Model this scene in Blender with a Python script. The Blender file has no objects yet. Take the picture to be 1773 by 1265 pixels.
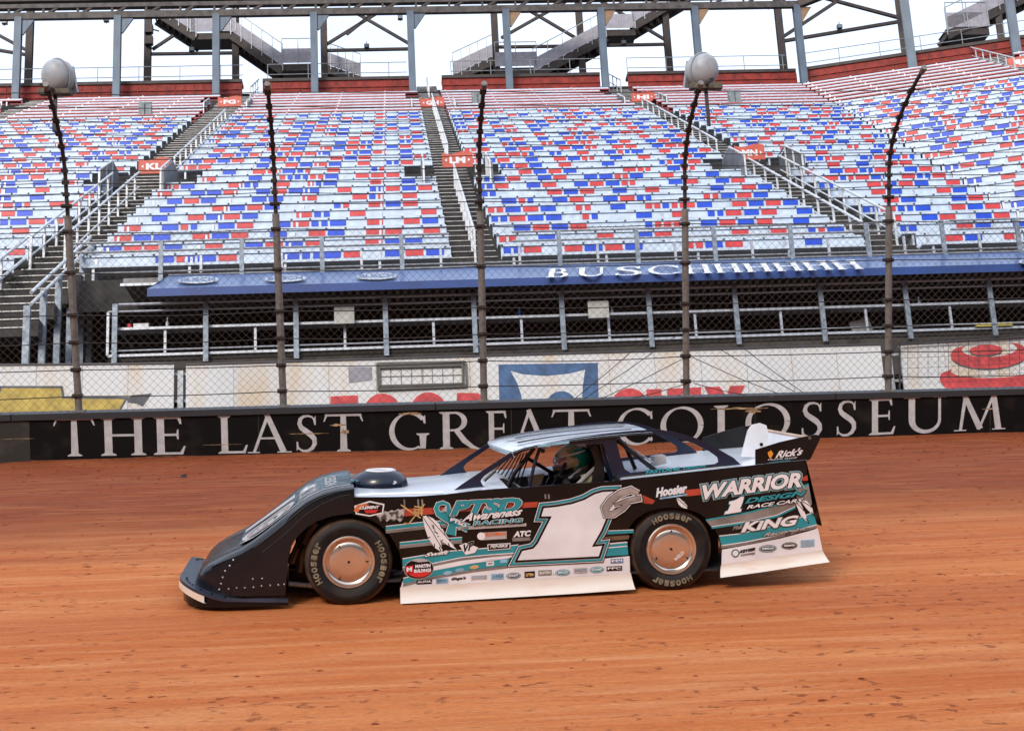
import bpy, bmesh, math, random
from mathutils import Vector, Matrix
from mathutils.geometry import tessellate_polygon
R = math.radians
random.seed(7)
C = bpy.context.scene.collection
SC = bpy.context.scene

# ---------------------------------------------------------------- camera
FPX, CX, CY = 2600.0, 886.5, 632.5
PITCH, ROLL = R(15), R(3)
CAM = Vector((0, 0, 1.7))
_f = Vector((0, math.cos(PITCH), math.sin(PITCH))); _u = Vector((0, -math.sin(PITCH), math.cos(PITCH))); _x = Vector((1, 0, 0))
CR = _x * math.cos(ROLL) - _u * math.sin(ROLL); CU = _u * math.cos(ROLL) + _x * math.sin(ROLL); CF = _f
cam = bpy.data.objects.new('camera', bpy.data.cameras.new('camera')); C.objects.link(cam)
cam.matrix_world = Matrix(((CR.x, CU.x, -CF.x, CAM.x), (CR.y, CU.y, -CF.y, CAM.y), (CR.z, CU.z, -CF.z, CAM.z), (0, 0, 0, 1)))
cam.data.sensor_width = 36; cam.data.lens = FPX / 1773 * 36; cam.data.clip_end = 5000; cam.data.clip_start = 0.1
SC.camera = cam
def ray(px, py): return CF + CR * ((px - CX) / FPX) + CU * ((CY - py) / FPX)
def dep(px, py, z): return CAM + ray(px, py) * z
def hit(px, py, p0, n):
    r = ray(px, py); return CAM + r * ((p0 - CAM).dot(n) / r.dot(n))

# ---------------------------------------------------------------- light
SUN_EL, SUN_AZ = R(30), R(200)      # azimuth measured from +Y clockwise: behind the camera, a little left
w = bpy.data.worlds.new('World'); SC.world = w; w.use_nodes = True
nt = w.node_tree; bg = nt.nodes['Background']
sky = nt.nodes.new('ShaderNodeTexSky'); sky.sky_type = 'NISHITA'; sky.sun_disc = False
sky.sun_elevation = SUN_EL; sky.sun_rotation = SUN_AZ; sky.air_density = 1.0; sky.dust_density = 3.5; sky.ozone_density = 1.0
# thin evening cloud cover over the sky
tc = nt.nodes.new('ShaderNodeTexCoord'); mp = nt.nodes.new('ShaderNodeMapping'); mp.inputs['Scale'].default_value = (1.2, 1.2, 5)
nz = nt.nodes.new('ShaderNodeTexNoise'); nz.inputs['Scale'].default_value = 1.6; nz.inputs['Detail'].default_value = 6
rp = nt.nodes.new('ShaderNodeMapRange'); rp.inputs[1].default_value = 0.3; rp.inputs[2].default_value = 0.75; rp.inputs[3].default_value = 0.55; rp.inputs[4].default_value = 0.95
mx = nt.nodes.new('ShaderNodeMixRGB'); mx.inputs['Color2'].default_value = (8.0, 9.0, 10.8, 1)
nt.links.new(tc.outputs['Generated'], mp.inputs['Vector']); nt.links.new(mp.outputs[0], nz.inputs['Vector'])
nt.links.new(nz.outputs['Fac'], rp.inputs[0]); nt.links.new(rp.outputs[0], mx.inputs['Fac'])
nt.links.new(sky.outputs[0], mx.inputs['Color1']); nt.links.new(mx.outputs[0], bg.inputs['Color'])
bg.inputs['Strength'].default_value = 0.12
sun = bpy.data.objects.new('sun', bpy.data.lights.new('sun', 'SUN')); C.objects.link(sun)
sun.data.energy = 1.4; sun.data.angle = R(14); sun.data.color = (1.0, 0.90, 0.78)
sd = Vector((math.sin(SUN_AZ) * math.cos(SUN_EL), math.cos(SUN_AZ) * math.cos(SUN_EL), math.sin(SUN_EL)))
sun.rotation_euler = sd.to_track_quat('Z', 'Y').to_euler(); sun.location = (0, -20, 30)
SC.view_settings.view_transform = 'Standard'; SC.view_settings.look = 'None'
SC.view_settings.exposure = 0.45; SC.view_settings.gamma = 1
SC.cycles.max_bounces = 6; SC.cycles.use_denoising = True

# ---------------------------------------------------------------- materials
def s2l(c):
    return tuple((x / 255 / 12.92 if x / 255 <= .04045 else ((x / 255 + .055) / 1.055) ** 2.4) for x in c) + (1,)
_m = {}
def mat(name, col, rough=0.6, metal=0.0, var=0.12, scale=6.0, bump=0.0, spec=0.5, coat=0.0, stretch=(1, 1, 1), col2=None, thr=(0.35, 0.7), detail=5, bscale=None, coords='Object'):
    if name in _m: return _m[name]
    m = bpy.data.materials.new(name); m.use_nodes = True; n = m.node_tree; b = n.nodes['Principled BSDF']
    col = tuple(col[:3]); 
    b.inputs['Roughness'].default_value = rough; b.inputs['Metallic'].default_value = metal
    b.inputs['Specular IOR Level'].default_value = spec; b.inputs['Coat Weight'].default_value = coat; b.inputs['Coat Roughness'].default_value = 0.08
    t = n.nodes.new('ShaderNodeTexCoord'); mp = n.nodes.new('ShaderNodeMapping'); mp.inputs['Scale'].default_value = stretch
    nz = n.nodes.new('ShaderNodeTexNoise'); nz.inputs['Scale'].default_value = scale; nz.inputs['Detail'].default_value = detail
    mr = n.nodes.new('ShaderNodeMapRange'); mr.inputs[1].default_value = thr[0]; mr.inputs[2].default_value = thr[1]
    mix = n.nodes.new('ShaderNodeMixRGB')
    c2 = tuple(col2[:3]) if col2 else tuple(max(0, c * (1 - 2 * var)) for c in col)
    c1 = col if col2 else tuple(min(1, c * (1 + var * .6)) for c in col)
    mix.inputs['Color1'].default_value = c1 + (1,); mix.inputs['Color2'].default_value = c2 + (1,)
    n.links.new(t.outputs[coords], mp.inputs['Vector']); n.links.new(mp.outputs[0], nz.inputs['Vector'])
    n.links.new(nz.outputs['Fac'], mr.inputs[0]); n.links.new(mr.outputs[0], mix.inputs['Fac']); n.links.new(mix.outputs[0], b.inputs['Base Color'])
    if bump:
        nb = n.nodes.new('ShaderNodeTexNoise'); nb.inputs['Scale'].default_value = bscale or scale * 4; nb.inputs['Detail'].default_value = 6
        n.links.new(mp.outputs[0], nb.inputs['Vector'])
        bp = n.nodes.new('ShaderNodeBump'); bp.inputs['Strength'].default_value = bump; bp.inputs['Distance'].default_value = 0.02
        n.links.new(nb.outputs['Fac'], bp.inputs['Height']); n.links.new(bp.outputs[0], b.inputs['Normal'])
    _m[name] = m; return m
ALU = mat('brushed_aluminium', (.46, .49, .54), .42, .4, .12, 9)
GALV = mat('galvanised_steel', (.36, .39, .42), .5, .35, .18, 12)
GALVD = mat('weathered_steel_post', (.21, .20, .185), .6, .3, .25, 14, col2=(.13, .10, .075), thr=(.5, .75))
BENCHW = mat('white_bench_plastic', (.56, .66, .77), .42, 0, .10, 5)
BENCHR = mat('red_bench_plastic', (.62, .045, .05), .42, 0, .12, 5)
BENCHR2 = mat('faded_red_plastic', (.50, .10, .11), .5, 0, .15, 5)
BENCHB = mat('blue_bench_plastic', (.004, .065, .60), .42, 0, .12, 5)
DARK = mat('dark_steel_and_shade', (.02, .018, .018), .7, 0, .2, 5)  # near-black parts; also the painted shade inside openings
BLACK = mat('black_rubber_black', (.008, .008, .009), .6, 0, .2, 8)
CONC = mat('grandstand_concrete', (.045, .043, .042), .9, 0, .3, 3, bump=.2)
STEEL_BR = mat('brown_painted_steel', (.045, .032, .028), .6, .1, .25, 4)
STEEL_BL = mat('blue_grey_column_paint', (.10, .14, .19), .5, .1, .18, 3, stretch=(1, 1, .3))
REDWALL = mat('red_painted_barrier', (.27, .022, .013), .7, 0, .25, 3, stretch=(1, 1, 1))
ORANGE = mat('orange_sign_paint', (.58, .10, .06), .5, 0, .12, 6)
WHITE = mat('white_sign_paint', (.78, .78, .80), .5, 0, .05, 6)

# ---------------------------------------------------------------- building helpers
class MB:
    def __init__(s): s.v = []; s.f = []; s.m = []; s.sm = False
    def add(s, vs, fs, mi=0):
        o = len(s.v); s.v += [Vector(p) for p in vs]; s.f += [tuple(i + o for i in f) for f in fs]; s.m += [mi] * len(fs)
    def hexa(s, p, mi=0):   # 8 points: bottom ring 0-3, top ring 4-7
        s.add(p, [(3, 2, 1, 0), (4, 5, 6, 7), (0, 1, 5, 4), (1, 2, 6, 5), (2, 3, 7, 6), (3, 0, 4, 7)], mi)
    def box(s, fn, a, b, mi=0):   # fn maps local coords to the world
        x0, y0, z0 = a; x1, y1, z1 = b
        s.hexa([fn(*q) for q in ((x0, y0, z0), (x1, y0, z0), (x1, y1, z0), (x0, y1, z0), (x0, y0, z1), (x1, y0, z1), (x1, y1, z1), (x0, y1, z1))], mi)
    def bar(s, a, b, w, h=None, up=(0, 0, 1), mi=0):
        a = Vector(a); b = Vector(b); h = h or w; d = (b - a).normalized(); up = Vector(up)
        if abs(d.dot(up)) > .97: up = Vector((0, 1, 0)) if abs(d.y) < .9 else Vector((1, 0, 0))
        x = d.cross(up).normalized() * w / 2; y = x.cross(d).normalized() * h / 2
        s.hexa([a - x - y, a + x - y, b + x - y, b - x - y, a - x + y, a + x + y, b + x + y, b - x + y], mi)
    def tube(s, pts, r, n=8, mi=0, closed=False):
        pts = [Vector(p) for p in pts]; rs = r if isinstance(r, (list, tuple)) else [r] * len(pts)
        o = len(s.v); up = None
        for i, p in enumerate(pts):
            if closed: d = pts[(i + 1) % len(pts)] - pts[i - 1]
            else: d = pts[min(i + 1, len(pts) - 1)] - pts[max(i - 1, 0)]
            d.normalize()
            if up is None: up = d.orthogonal().normalized()
            up = (up - d * up.dot(d)).normalized(); q = d.cross(up)
            for k in range(n):
                t = 2 * math.pi * k / n; s.v.append(p + (up * math.cos(t) + q * math.sin(t)) * rs[i])
        m = len(pts); fs = []
        for i in range(m if closed else m - 1):
            for k in range(n):
                a = o + i * n; b = o + ((i + 1) % m) * n
                fs.append((a + k, a + (k + 1) % n, b + (k + 1) % n, b + k))
        if not closed: fs += [tuple(o + k for k in reversed(range(n))), tuple(o + (m - 1) * n + k for k in range(n))]
        s.f += fs; s.m += [mi] * len(fs)
    def grid(s, rows, mi=0, closed=False):
        o = len(s.v); n = len(rows[0])
        for r in rows: s.v += [Vector(p) for p in r]
        fs = []
        for i in range(len(rows) - 1):
            for k in range(n if closed else n - 1):
                k2 = (k + 1) % n; fs.append((o + i * n + k, o + i * n + k2, o + (i + 1) * n + k2, o + (i + 1) * n + k))
        s.f += fs; s.m += [mi] * len(fs)
    def plate(s, fn, loops, t0, t1, mi=0):   # fn(x, z, t): filled loops (first the outline, then the holes), extruded from t0 to t1
        tri = tessellate_polygon([[Vector((p[0], p[1], 0)) for p in l] for l in loops])
        flat = [p for l in loops for p in l]; n = len(flat)
        vs = [fn(p[0], p[1], t0) for p in flat]; fs = [tuple(t) for t in tri]
        if t1 != t0:
            vs += [fn(p[0], p[1], t1) for p in flat]; fs += [tuple(i + n for i in reversed(t)) for t in tri]
            o = 0
            for l in loops:
                k = len(l); fs += [(o + i, o + (i + 1) % k, n + o + (i + 1) % k, n + o + i) for i in range(k)]; o += k
        s.add(vs, fs, mi)
    def build(s, name, mats, parent=None, smooth=False, base=None):
        if not isinstance(mats, (list, tuple)): mats = [mats]
        me = bpy.data.meshes.new(name); o = bpy.data.objects.new(name, me); C.objects.link(o)
        if parent is not None:
            inv = WM[parent.name].inverted(); o.parent = parent; WM[o.name] = WM[parent.name].copy()
        else:
            if base is None:
                n = len(s.v); base = Vector((sum(v.x for v in s.v) / n, sum(v.y for v in s.v) / n, min(v.z for v in s.v)))
            o.location = base; WM[o.name] = Matrix.Translation(base); inv = WM[o.name].inverted()
        me.from_pydata([inv @ v for v in s.v], [], s.f); me.update()
        for m in mats: me.materials.append(m)
        me.polygons.foreach_set('material_index', s.m)
        bm = bmesh.new(); bm.from_mesh(me); bmesh.ops.recalc_face_normals(bm, faces=bm.faces); bm.to_mesh(me); bm.free()
        if smooth:
            me.polygons.foreach_set('use_smooth', [True] * len(me.polygons))
            try: me.set_sharp_from_angle(angle=R(38))
            except Exception: pass
        return o
WM = {}
def tag(o, label=None, cat=None, group=None, kind=None):
    if label: o['label'] = label
    if cat: o['category'] = cat
    if group: o['group'] = group
    if kind: o['kind'] = kind
    return o
def thing(name, label, cat, M, group=None, kind=None):
    o = bpy.data.objects.new(name, None); C.objects.link(o); o.empty_display_size = .2
    M = Matrix.Translation(M) if isinstance(M, Vector) else M
    o.matrix_world = M; WM[o.name] = M.copy(); return tag(o, label, cat, group, kind)
def ident(x, y, z): return Vector((x, y, z))
_tc = {}
def text_mesh(s, off=0.0, shear=0.0):
    k = (s, off, shear)
    if k in _tc: return _tc[k]
    cu = bpy.data.curves.new('t', 'FONT'); cu.body = s; cu.size = 1; cu.offset = off; cu.shear = shear; cu.resolution_u = 3
    o = bpy.data.objects.new('t', cu); C.objects.link(o); bpy.context.view_layer.update()
    dg = bpy.context.evaluated_depsgraph_get(); me = o.evaluated_get(dg).to_mesh()
    vs = [(v.co.x, v.co.y) for v in me.vertices]; fs = [tuple(p.vertices) for p in me.polygons]
    o.evaluated_get(dg).to_mesh_clear(); bpy.data.objects.remove(o); bpy.data.curves.remove(cu)
    _tc[k] = (vs, fs); return _tc[k]
def text_on(mb, s, A, B, H, fn, off=0.0, base=0.0, shear=0.0, mi=0, arch=0.0):
    """text s stretched from A to B (2D baseline ends) with cap height vector H; fn(x, y) gives the world point"""
    v0, _ = text_mesh(s, base, shear); xs = [p[0] for p in v0]; ys = [p[1] for p in v0]
    x0, x1, y0, y1 = min(xs), max(xs), min(ys), max(ys)
    vs, fs = text_mesh(s, base + off, shear) if off else (v0, _)
    out = []
    for x, y in vs:
        a = (x - x0) / (x1 - x0); b = (y - y0) / (y1 - y0); c = arch * (1 - (2 * a - 1) ** 2)
        out.append(fn(A[0] + (B[0] - A[0]) * a + H[0] * (b + c), A[1] + (B[1] - A[1]) * a + H[1] * (b + c)))
    mb.add(out, fs, mi)
ORD = 'zero first second third fourth fifth sixth seventh eighth ninth tenth eleventh twelfth thirteenth fourteenth fifteenth sixteenth seventeenth eighteenth nineteenth twentieth twenty-first twenty-second twenty-third twenty-fourth twenty-fifth twenty-sixth twenty-seventh twenty-eighth twenty-ninth thirtieth thirty-first thirty-second thirty-third'.split()

# ---------------------------------------------------------------- frames
Z3 = Vector((0, 0, 1))
def basis(yaw): return Vector((math.cos(yaw), math.sin(yaw), 0)), Vector((-math.sin(yaw), math.cos(yaw), 0))
# track: u along the wall, v up the banking, w off the surface
BANK = R(19); O = dep(885, 1036, 12.15)
TU, _n = basis(R(6.5)); TV = _n * math.cos(BANK) + Z3 * math.sin(BANK); TW = -_n * math.sin(BANK) + Z3 * math.cos(BANK)
def T(u, v, w_=0.0): return O + TU * u + TV * v + TW * w_
WALLV = 9.85; WALLH = 0.685
def Tpx(px, py, v=WALLV):
    q = hit(px, py, T(0, v), TV) - O; return q.dot(TU), q.dot(TW)
# stands: u along the rows, r row number, h height above the tread
S0 = dep(650, 442, FPX / 79.7) - Z3 * 0.56; SU, SN = basis(R(4.3)); TREAD, RISE = 1.177, 0.689
def S(u, r, h=0.0): return S0 + SU * u + SN * (r * TREAD) + Z3 * (r * RISE + h)
def Spx(px, py, d):     # point on the upright plane d metres behind row 0, as (u, height above row 0's tread)
    q = hit(px, py, S0 + SN * d, SN) - S0; return q.dot(SU), q.z
def SP(u, d, z): return S0 + SU * u + SN * d + Z3 * z
KS = 0.176
def kink(r): return 15.2 + KS * r
TURN = 2 * math.atan(KS / TREAD)
EU, EN = basis(R(4.3) - 0 + 0)      # replaced below
_a = R(4.3) + TURN
EU = Vector((math.cos(R(4.3) + 0), 0, 0))
def _rot(v, a): return Vector((v.x * math.cos(a) - v.y * math.sin(a), v.x * math.sin(a) + v.y * math.cos(a), v.z))
EU = _rot(SU, -TURN); EN = _rot(SN, -TURN)
def E(u, r, h=0.0): return S(kink(r), r, h) + EU * u

# ---------------------------------------------------------------- ground and track
gm = MB()
gr = [[Vector((x, y, -0.06)) for x in (-2500, -60, 60, 2500)] for y in (-2500, -60, 60, 2500)]
gm.grid(gr); tag(gm.build('ground', mat('paved_infield', (.10, .095, .09), .9, 0, .25, .5)), kind='structure')
# unseen opposite side of the bowl, added so the glossy bodywork mirrors something dark
m = MB(); rows = []
for k in range(26):
    for dz in (0, 1): rows.append([Vector((math.sin(R(a)) * (70 + k * 1.3), -math.cos(R(a)) * (70 + k * 1.3) + 10, 4 + (k + dz - 1) * 1.0)) for a in range(-100, 101, 5)])
m.grid([[Vector((p.x, p.y, 0)) for p in rows[0]]] + rows + [[p + Vector((0, 0, 3)) for p in rows[-1]]]); tag(m.build('unseen_opposite_grandstand', mat('distant_mixed_seats', (.20, .20, .22), .8, 0, .4, .6, col2=(.07, .05, .06), thr=(.4, .6))), kind='structure')
def clay():
    m = bpy.data.materials.new('red_clay'); m.use_nodes = True; n = m.node_tree; N = n.nodes.new; L = n.links.new; b = n.nodes['Principled BSDF']
    b.inputs['Roughness'].default_value = .85; b.inputs['Specular IOR Level'].default_value = .22
    uv = N('ShaderNodeUVMap'); uv.uv_map = 'UVMap'
    def noise(sx, sy, sc, det=5, lo=.35, hi=.65, rough=.55, dist=0.0):
        mp = N('ShaderNodeMapping'); mp.inputs['Scale'].default_value = (sx, sy, 1); L(uv.outputs[0], mp.inputs[0])
        z = N('ShaderNodeTexNoise'); z.inputs['Scale'].default_value = sc; z.inputs['Detail'].default_value = det; z.inputs['Roughness'].default_value = rough; z.inputs['Distortion'].default_value = dist
        L(mp.outputs[0], z.inputs[0]); r = N('ShaderNodeMapRange'); r.inputs[1].default_value = lo; r.inputs[2].default_value = hi; L(z.outputs['Fac'], r.inputs[0]); return r.outputs[0]
    def mix(f, a, c):
        x = N('ShaderNodeMixRGB'); (L(f, x.inputs[0]))
        for k, q in ((1, a), (2, c)):
            if isinstance(q, tuple): x.inputs[k].default_value = q + (1,)
            else: L(q, x.inputs[k])
        return x.outputs[0]
    def math_(op, a, c):
        x = N('ShaderNodeMath'); x.operation = op; x.use_clamp = True
        for k, q in ((0, a), (1, c)):
            if isinstance(q, (int, float)): x.inputs[k].default_value = q
            else: L(q, x.inputs[k])
        return x.outputs[0]
    sep = N('ShaderNodeSeparateXYZ'); L(uv.outputs[0], sep.inputs[0])
    base = mix(noise(.10, 1.1, 1.6, 8, .32, .68), (.50, .130, .027), (.64, .245, .082))
    base = mix(math_('MULTIPLY', noise(.25, 3.2, 2.2, 8, .5, .72), .75), base, (.70, .32, .14))
    base = mix(math_('MULTIPLY', noise(.3, 3.0, 1.1, 7, .5, .75), .8), base, (.42, .085, .014))
    base = mix(math_('MULTIPLY', noise(.03, .75, 1.0, 3, .48, .62), .5), base, (.36, .078, .016))
    # moister, darker clay towards the wall
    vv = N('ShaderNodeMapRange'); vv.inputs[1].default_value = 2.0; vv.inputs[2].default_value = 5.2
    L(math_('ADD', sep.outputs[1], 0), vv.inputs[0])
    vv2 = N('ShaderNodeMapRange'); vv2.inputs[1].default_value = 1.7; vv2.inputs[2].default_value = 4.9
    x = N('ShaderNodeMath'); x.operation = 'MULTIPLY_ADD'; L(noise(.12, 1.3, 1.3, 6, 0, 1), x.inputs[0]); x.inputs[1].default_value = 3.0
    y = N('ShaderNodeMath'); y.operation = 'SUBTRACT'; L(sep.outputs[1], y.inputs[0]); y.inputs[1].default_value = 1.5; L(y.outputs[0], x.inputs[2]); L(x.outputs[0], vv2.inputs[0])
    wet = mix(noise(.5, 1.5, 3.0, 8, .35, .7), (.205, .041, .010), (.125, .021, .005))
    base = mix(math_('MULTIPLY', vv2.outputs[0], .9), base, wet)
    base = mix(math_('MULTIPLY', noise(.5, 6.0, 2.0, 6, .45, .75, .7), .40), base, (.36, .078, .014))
    base = mix(math_('MULTIPLY', noise(.4, 7.0, 1.7, 6, .50, .8, .7), .45), base, (.72, .34, .13))
    f1 = noise(3.0, 4.8, 2.4, 5, .605, .655, .6, .25); f2 = noise(.35, 1.1, 1.2, 4, .42, .58)
    fl = math_('MULTIPLY', f1, f2); base = mix(math_('MULTIPLY', fl, .78), base, (.20, .036, .010))
    f3 = noise(1.6, 12.0, 2.6, 3, .72, .76); base = mix(math_('MULTIPLY', f3, .5), base, (.72, .45, .30))
    base = mix(math_('MULTIPLY', noise(1, 2.2, 18, 8, .38, .68, .75), .42), base, (.20, .04, .016))
    L(base, b.inputs['Base Color'])
    mp = N('ShaderNodeMapping'); mp.inputs['Scale'].default_value = (1, 3.0, 1); L(uv.outputs[0], mp.inputs[0])
    nb = N('ShaderNodeTexNoise'); nb.inputs['Scale'].default_value = 4; nb.inputs['Detail'].default_value = 10; nb.inputs['Roughness'].default_value = .68; L(mp.outputs[0], nb.inputs[0])
    bp = N('ShaderNodeBump'); bp.inputs['Strength'].default_value = .8; bp.inputs['Distance'].default_value = .05; L(nb.outputs['Fac'], bp.inputs['Height'])
    bp2 = N('ShaderNodeBump'); bp2.invert = True; bp2.inputs['Strength'].default_value = .7; bp2.inputs['Distance'].default_value = .03; L(fl, bp2.inputs['Height']); L(bp.outputs[0], bp2.inputs['Normal'])
    L(bp2.outputs[0], b.inputs['Normal']); return m
CLAY = clay()
def uvsheet(name, rows, uvs, m, kind='structure'):
    g = MB(); g.grid(rows); o = g.build(name, m); me = o.data
    l = me.uv_layers.new(name='UVMap'); fl = [q for r in uvs for q in r]
    for lp in me.loops: l.data[lp.index].uv = fl[lp.vertex_index]
    for p in me.polygons: p.use_smooth = True
    return tag(o, kind=kind)
vs_ = [-9.31 + i * (9.31 + WALLV + .3) / 150 for i in range(151)]
us_ = [-60 + i * .5 for i in range(241)]
from mathutils import noise as MN
def bumpz(u, v):
    a = MN.noise(Vector((u * .5, v * 2.2, 0))) * .014 + MN.noise(Vector((u * .15, v * .9, 4))) * .02 + MN.noise(Vector((u * .06, v * 3.4, 9))) * .022
    if v > 6: a += (v - 6) / 4 * (MN.noise(Vector((u * 1.3, v * 1.5, 7))) * .035)
    d = max(0, 1 - min(abs(v + .0 - 0), abs(v)) / 1) if -6 < u < 6 else 0
    return a * (0.25 if (-5 < u < 5 and -1.2 < v < 3.4) else 1)
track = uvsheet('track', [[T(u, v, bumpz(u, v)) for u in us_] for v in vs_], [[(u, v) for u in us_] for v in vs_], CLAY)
ap = [[Vector((x, y, 0)) for x in (-60, -20, 20, 60)] for y in (-30, 0, 4.6)]
e = [T(u, -9.31 - 0, 0) for u in (-60, -20, 20, 60)]; ap[-1] = [Vector((p.x, p.y, p.z - .02)) for p in e]
uvsheet('apron', ap, [[(p.x, p.y) for p in r] for r in ap], mat('apron_dirt', (.40, .16, .08), .95, 0, .25, 1.2))
# loose clods and marbles of clay
cl = MB()
for i in range(1900):
    v = random.uniform(-5, WALLV - .05); u = random.uniform(-9, 12)
    if random.random() < .3: v = random.uniform(7.6, WALLV - .05)
    if -3.2 < u < 3.2 and -.6 < v < 2.6: continue
    s = random.uniform(.006, .016) * (1.3 if v > 6.5 else 1); c = T(u, v, bumpz(u, v) + s * .25); a = random.uniform(0, 3)
    q = [c + TU * (math.cos(a + k * 1.57) * s * random.uniform(1.3, 2.8)) + TV * (math.sin(a + k * 1.57) * s * random.uniform(.5, .9)) for k in range(4)]
    cl.add(q + [c + TW * s * .45, c - TW * s * .4], [(0, 1, 4), (1, 2, 4), (2, 3, 4), (3, 0, 4), (1, 0, 5), (2, 1, 5), (3, 2, 5), (0, 3, 5)])
tag(cl.build('dirt_clods', mat('clay_clod', (.30, .07, .024), .95, 0, .35, 9)), 'small loose clods of red clay scattered over the dirt track', 'clods', kind='stuff')
st = MB(); c = Vector(hit(317, 826, O, TW)); 
for a in range(1): st.hexa([c + TU * x + TV * y + TW * z for x, y, z in ((-.04, -.03, 0), (.04, -.04, 0), (.05, .03, 0), (-.03, .04, 0), (-.02, -.02, .04), (.02, -.03, .05), (.03, .02, .045), (-.02, .02, .035))])
tag(st.build('stone', mat('dark_stone', (.05, .045, .04), .9)), 'small dark stone lying alone on the upper dirt left of the car', 'stone')

# ---------------------------------------------------------------- retaining wall with its lettering
WBLACK = mat('black_wall_paint', (.006, .006, .0065), .5, 0, .3, 2.5, col2=(.02, .017, .014), thr=(.55, .75), bump=.05, spec=.12)
wall = thing('retaining_wall', 'long black concrete trackside wall lettered THE LAST GREAT COLOSSEUM', 'wall', T(0, WALLV, 0))
m = MB(); m.box(lambda x, y, z: T(x, WALLV + y, z), (-60, 0, -.4), (60, .35, WALLH - .09)); m.build('wall_face', WBLACK, wall)
m = MB()
for i in range(-10, 10): m.box(lambda x, y, z: T(x, WALLV + y, z), (i * 6, -.03, WALLH - .088), (i * 6 + 5.985, .38, WALLH)); 
m.build('wall_cap', mat('grey_wall_cap', (.036, .040, .046), .55, .3, .3, 5, col2=(.20, .10, .06), thr=(.68, .8), bump=.1), wall)
# dirt smeared against the foot of the wall and scuffs
m = MB(); xs = [-14 + i * .18 for i in range(190)]
for i in range(len(xs) - 1):
    h0, h1 = [.012 + .03 * max(0, MN.noise(Vector((x * .9, 3, 0)))) for x in (xs[i], xs[i + 1])]
    m.add([T(xs[i], WALLV - .003, -.05), T(xs[i + 1], WALLV - .003, -.05), T(xs[i + 1], WALLV - .004, h1 + .01), T(xs[i], WALLV - .004, h0 + .01)], [(0, 1, 2, 3)])
m.build('clay_stain', CLAY if 0 else mat('dried_clay_stain', (.20, .075, .035), .95, 0, .3, 8), wall)
m = MB()
def wfn(l): return lambda px, py: (lambda q: T(q[0], WALLV - .006 - l * .0012, q[1]))(Tpx(px, py))
for (x0, x1, y, hh) in ((570, 600, 736, 3), (500, 570, 751, 1.2), (1030, 1100, 700, 2.4), (1230, 1330, 708, 3), (1290, 1318, 712, 6), (1700, 1730, 708, 2), (590, 604, 748, 8), (690, 730, 716, 3.5), (1495, 1510, 682, 2), (0, 60, 760, 1.2), (350, 420, 770, .8)):
    f = wfn(0); n = 9; top = []; bot = []
    for i in range(n + 1):
        x = x0 + (x1 - x0) * i / n; k = math.sin(math.pi * i / n) ** .5 if 0 < i < n else .15
        top.append((x, y - hh * k * random.uniform(.3, 1) - (x - x0) * .02)); bot.append((x, y + hh * k * random.uniform(.1, .8) - (x - x0) * .02))
    m.plate(lambda x, z, t: f(x, z) - TV * t, [top + bot[::-1]], 0, 0)
m.build('scuff_mark', mat('tan_scuff', (.42, .28, .15), .8, 0, .4, 12), wall)
m = MB(); f = wfn(0); a = Tpx(-700, 716); b = Tpx(50, 716); m.box(lambda x, y, z: T(x, WALLV + y, z), (a[0], -.004, .0), (b[0], -.001, WALLH - .10)); m.build('bare_wall_section', mat('scuffed_bare_wall', (.022, .020, .017), .8, 0, .4, 3, col2=(.06, .05, .035), thr=(.55, .75)), wall)
for k in range(-4, 6): m = MB(); u_ = k * 3.66 + 1.1; m.box(lambda x, y, z: T(x, WALLV + y, z), (u_ - .006, -.0025, .0), (u_ + .006, -.001, WALLH - .1)); m.build('joint_line', mat('wall_joint', (.03, .027, .024), .9), wall)
# serif capitals drawn as strokes in a unit cap height
def stroke(pts, ws):
    L_, R_ = [], []
    for i, p in enumerate(pts):
        a = pts[max(i - 1, 0)]; b = pts[min(i + 1, len(pts) - 1)]; dx, dy = b[0] - a[0], b[1] - a[1]; l = math.hypot(dx, dy) or 1
        w_ = ws[i] if isinstance(ws, (list, tuple)) else ws
        L_.append((p[0] - dy / l * w_ / 2, p[1] + dx / l * w_ / 2)); R_.append((p[0] + dy / l * w_ / 2, p[1] - dx / l * w_ / 2))
    return [L_ + R_[::-1]]
def arc(cx, cy, rx, ry, a0, a1, n=18): return [(cx + rx * math.cos(R(a0 + (a1 - a0) * i / n)), cy + ry * math.sin(R(a0 + (a1 - a0) * i / n))) for i in range(n + 1)]
def aw(a0, a1, thick, thin, n=18, rot=15):   # broad on the sides, fine at top and foot
    return [thin + (thick - thin) * abs(math.cos(R(a0 + (a1 - a0) * i / n - rot))) ** 1.3 for i in range(n + 1)]
def stem(x, w_=.125, y0=0, y1=1, s0=.1, s1=.1):
    o = [(x - w_ / 2, y0 + .07), (x - w_ / 2, y1 - .07)]
    l = [(x - w_ / 2 - s1, y1), (x + w_ / 2 + s1, y1), (x + w_ / 2 + s1, y1 - .025), (x + w_ / 2 + .02, y1 - .07)] if s1 else [(x - w_ / 2, y1), (x + w_ / 2, y1)]
    b = [(x + w_ / 2 + .02, y0 + .07), (x + w_ / 2 + s0, y0 + .025), (x + w_ / 2 + s0, y0), (x - w_ / 2 - s0, y0), (x - w_ / 2 - s0, y0 + .025), (x - w_ / 2 - .02, y0 + .07)] if s0 else [(x + w_ / 2, y0), (x - w_ / 2, y0)]
    t = [(x - w_ / 2 - .02, y1 - .07), (x - w_ / 2 - s1, y1 - .025)] if s1 else []
    return [t + l + b]
def srf(x, y, w_, h): return [[(x - w_ / 2, y), (x + w_ / 2, y), (x + w_ / 2, y + h), (x - w_ / 2, y + h)]]
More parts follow.
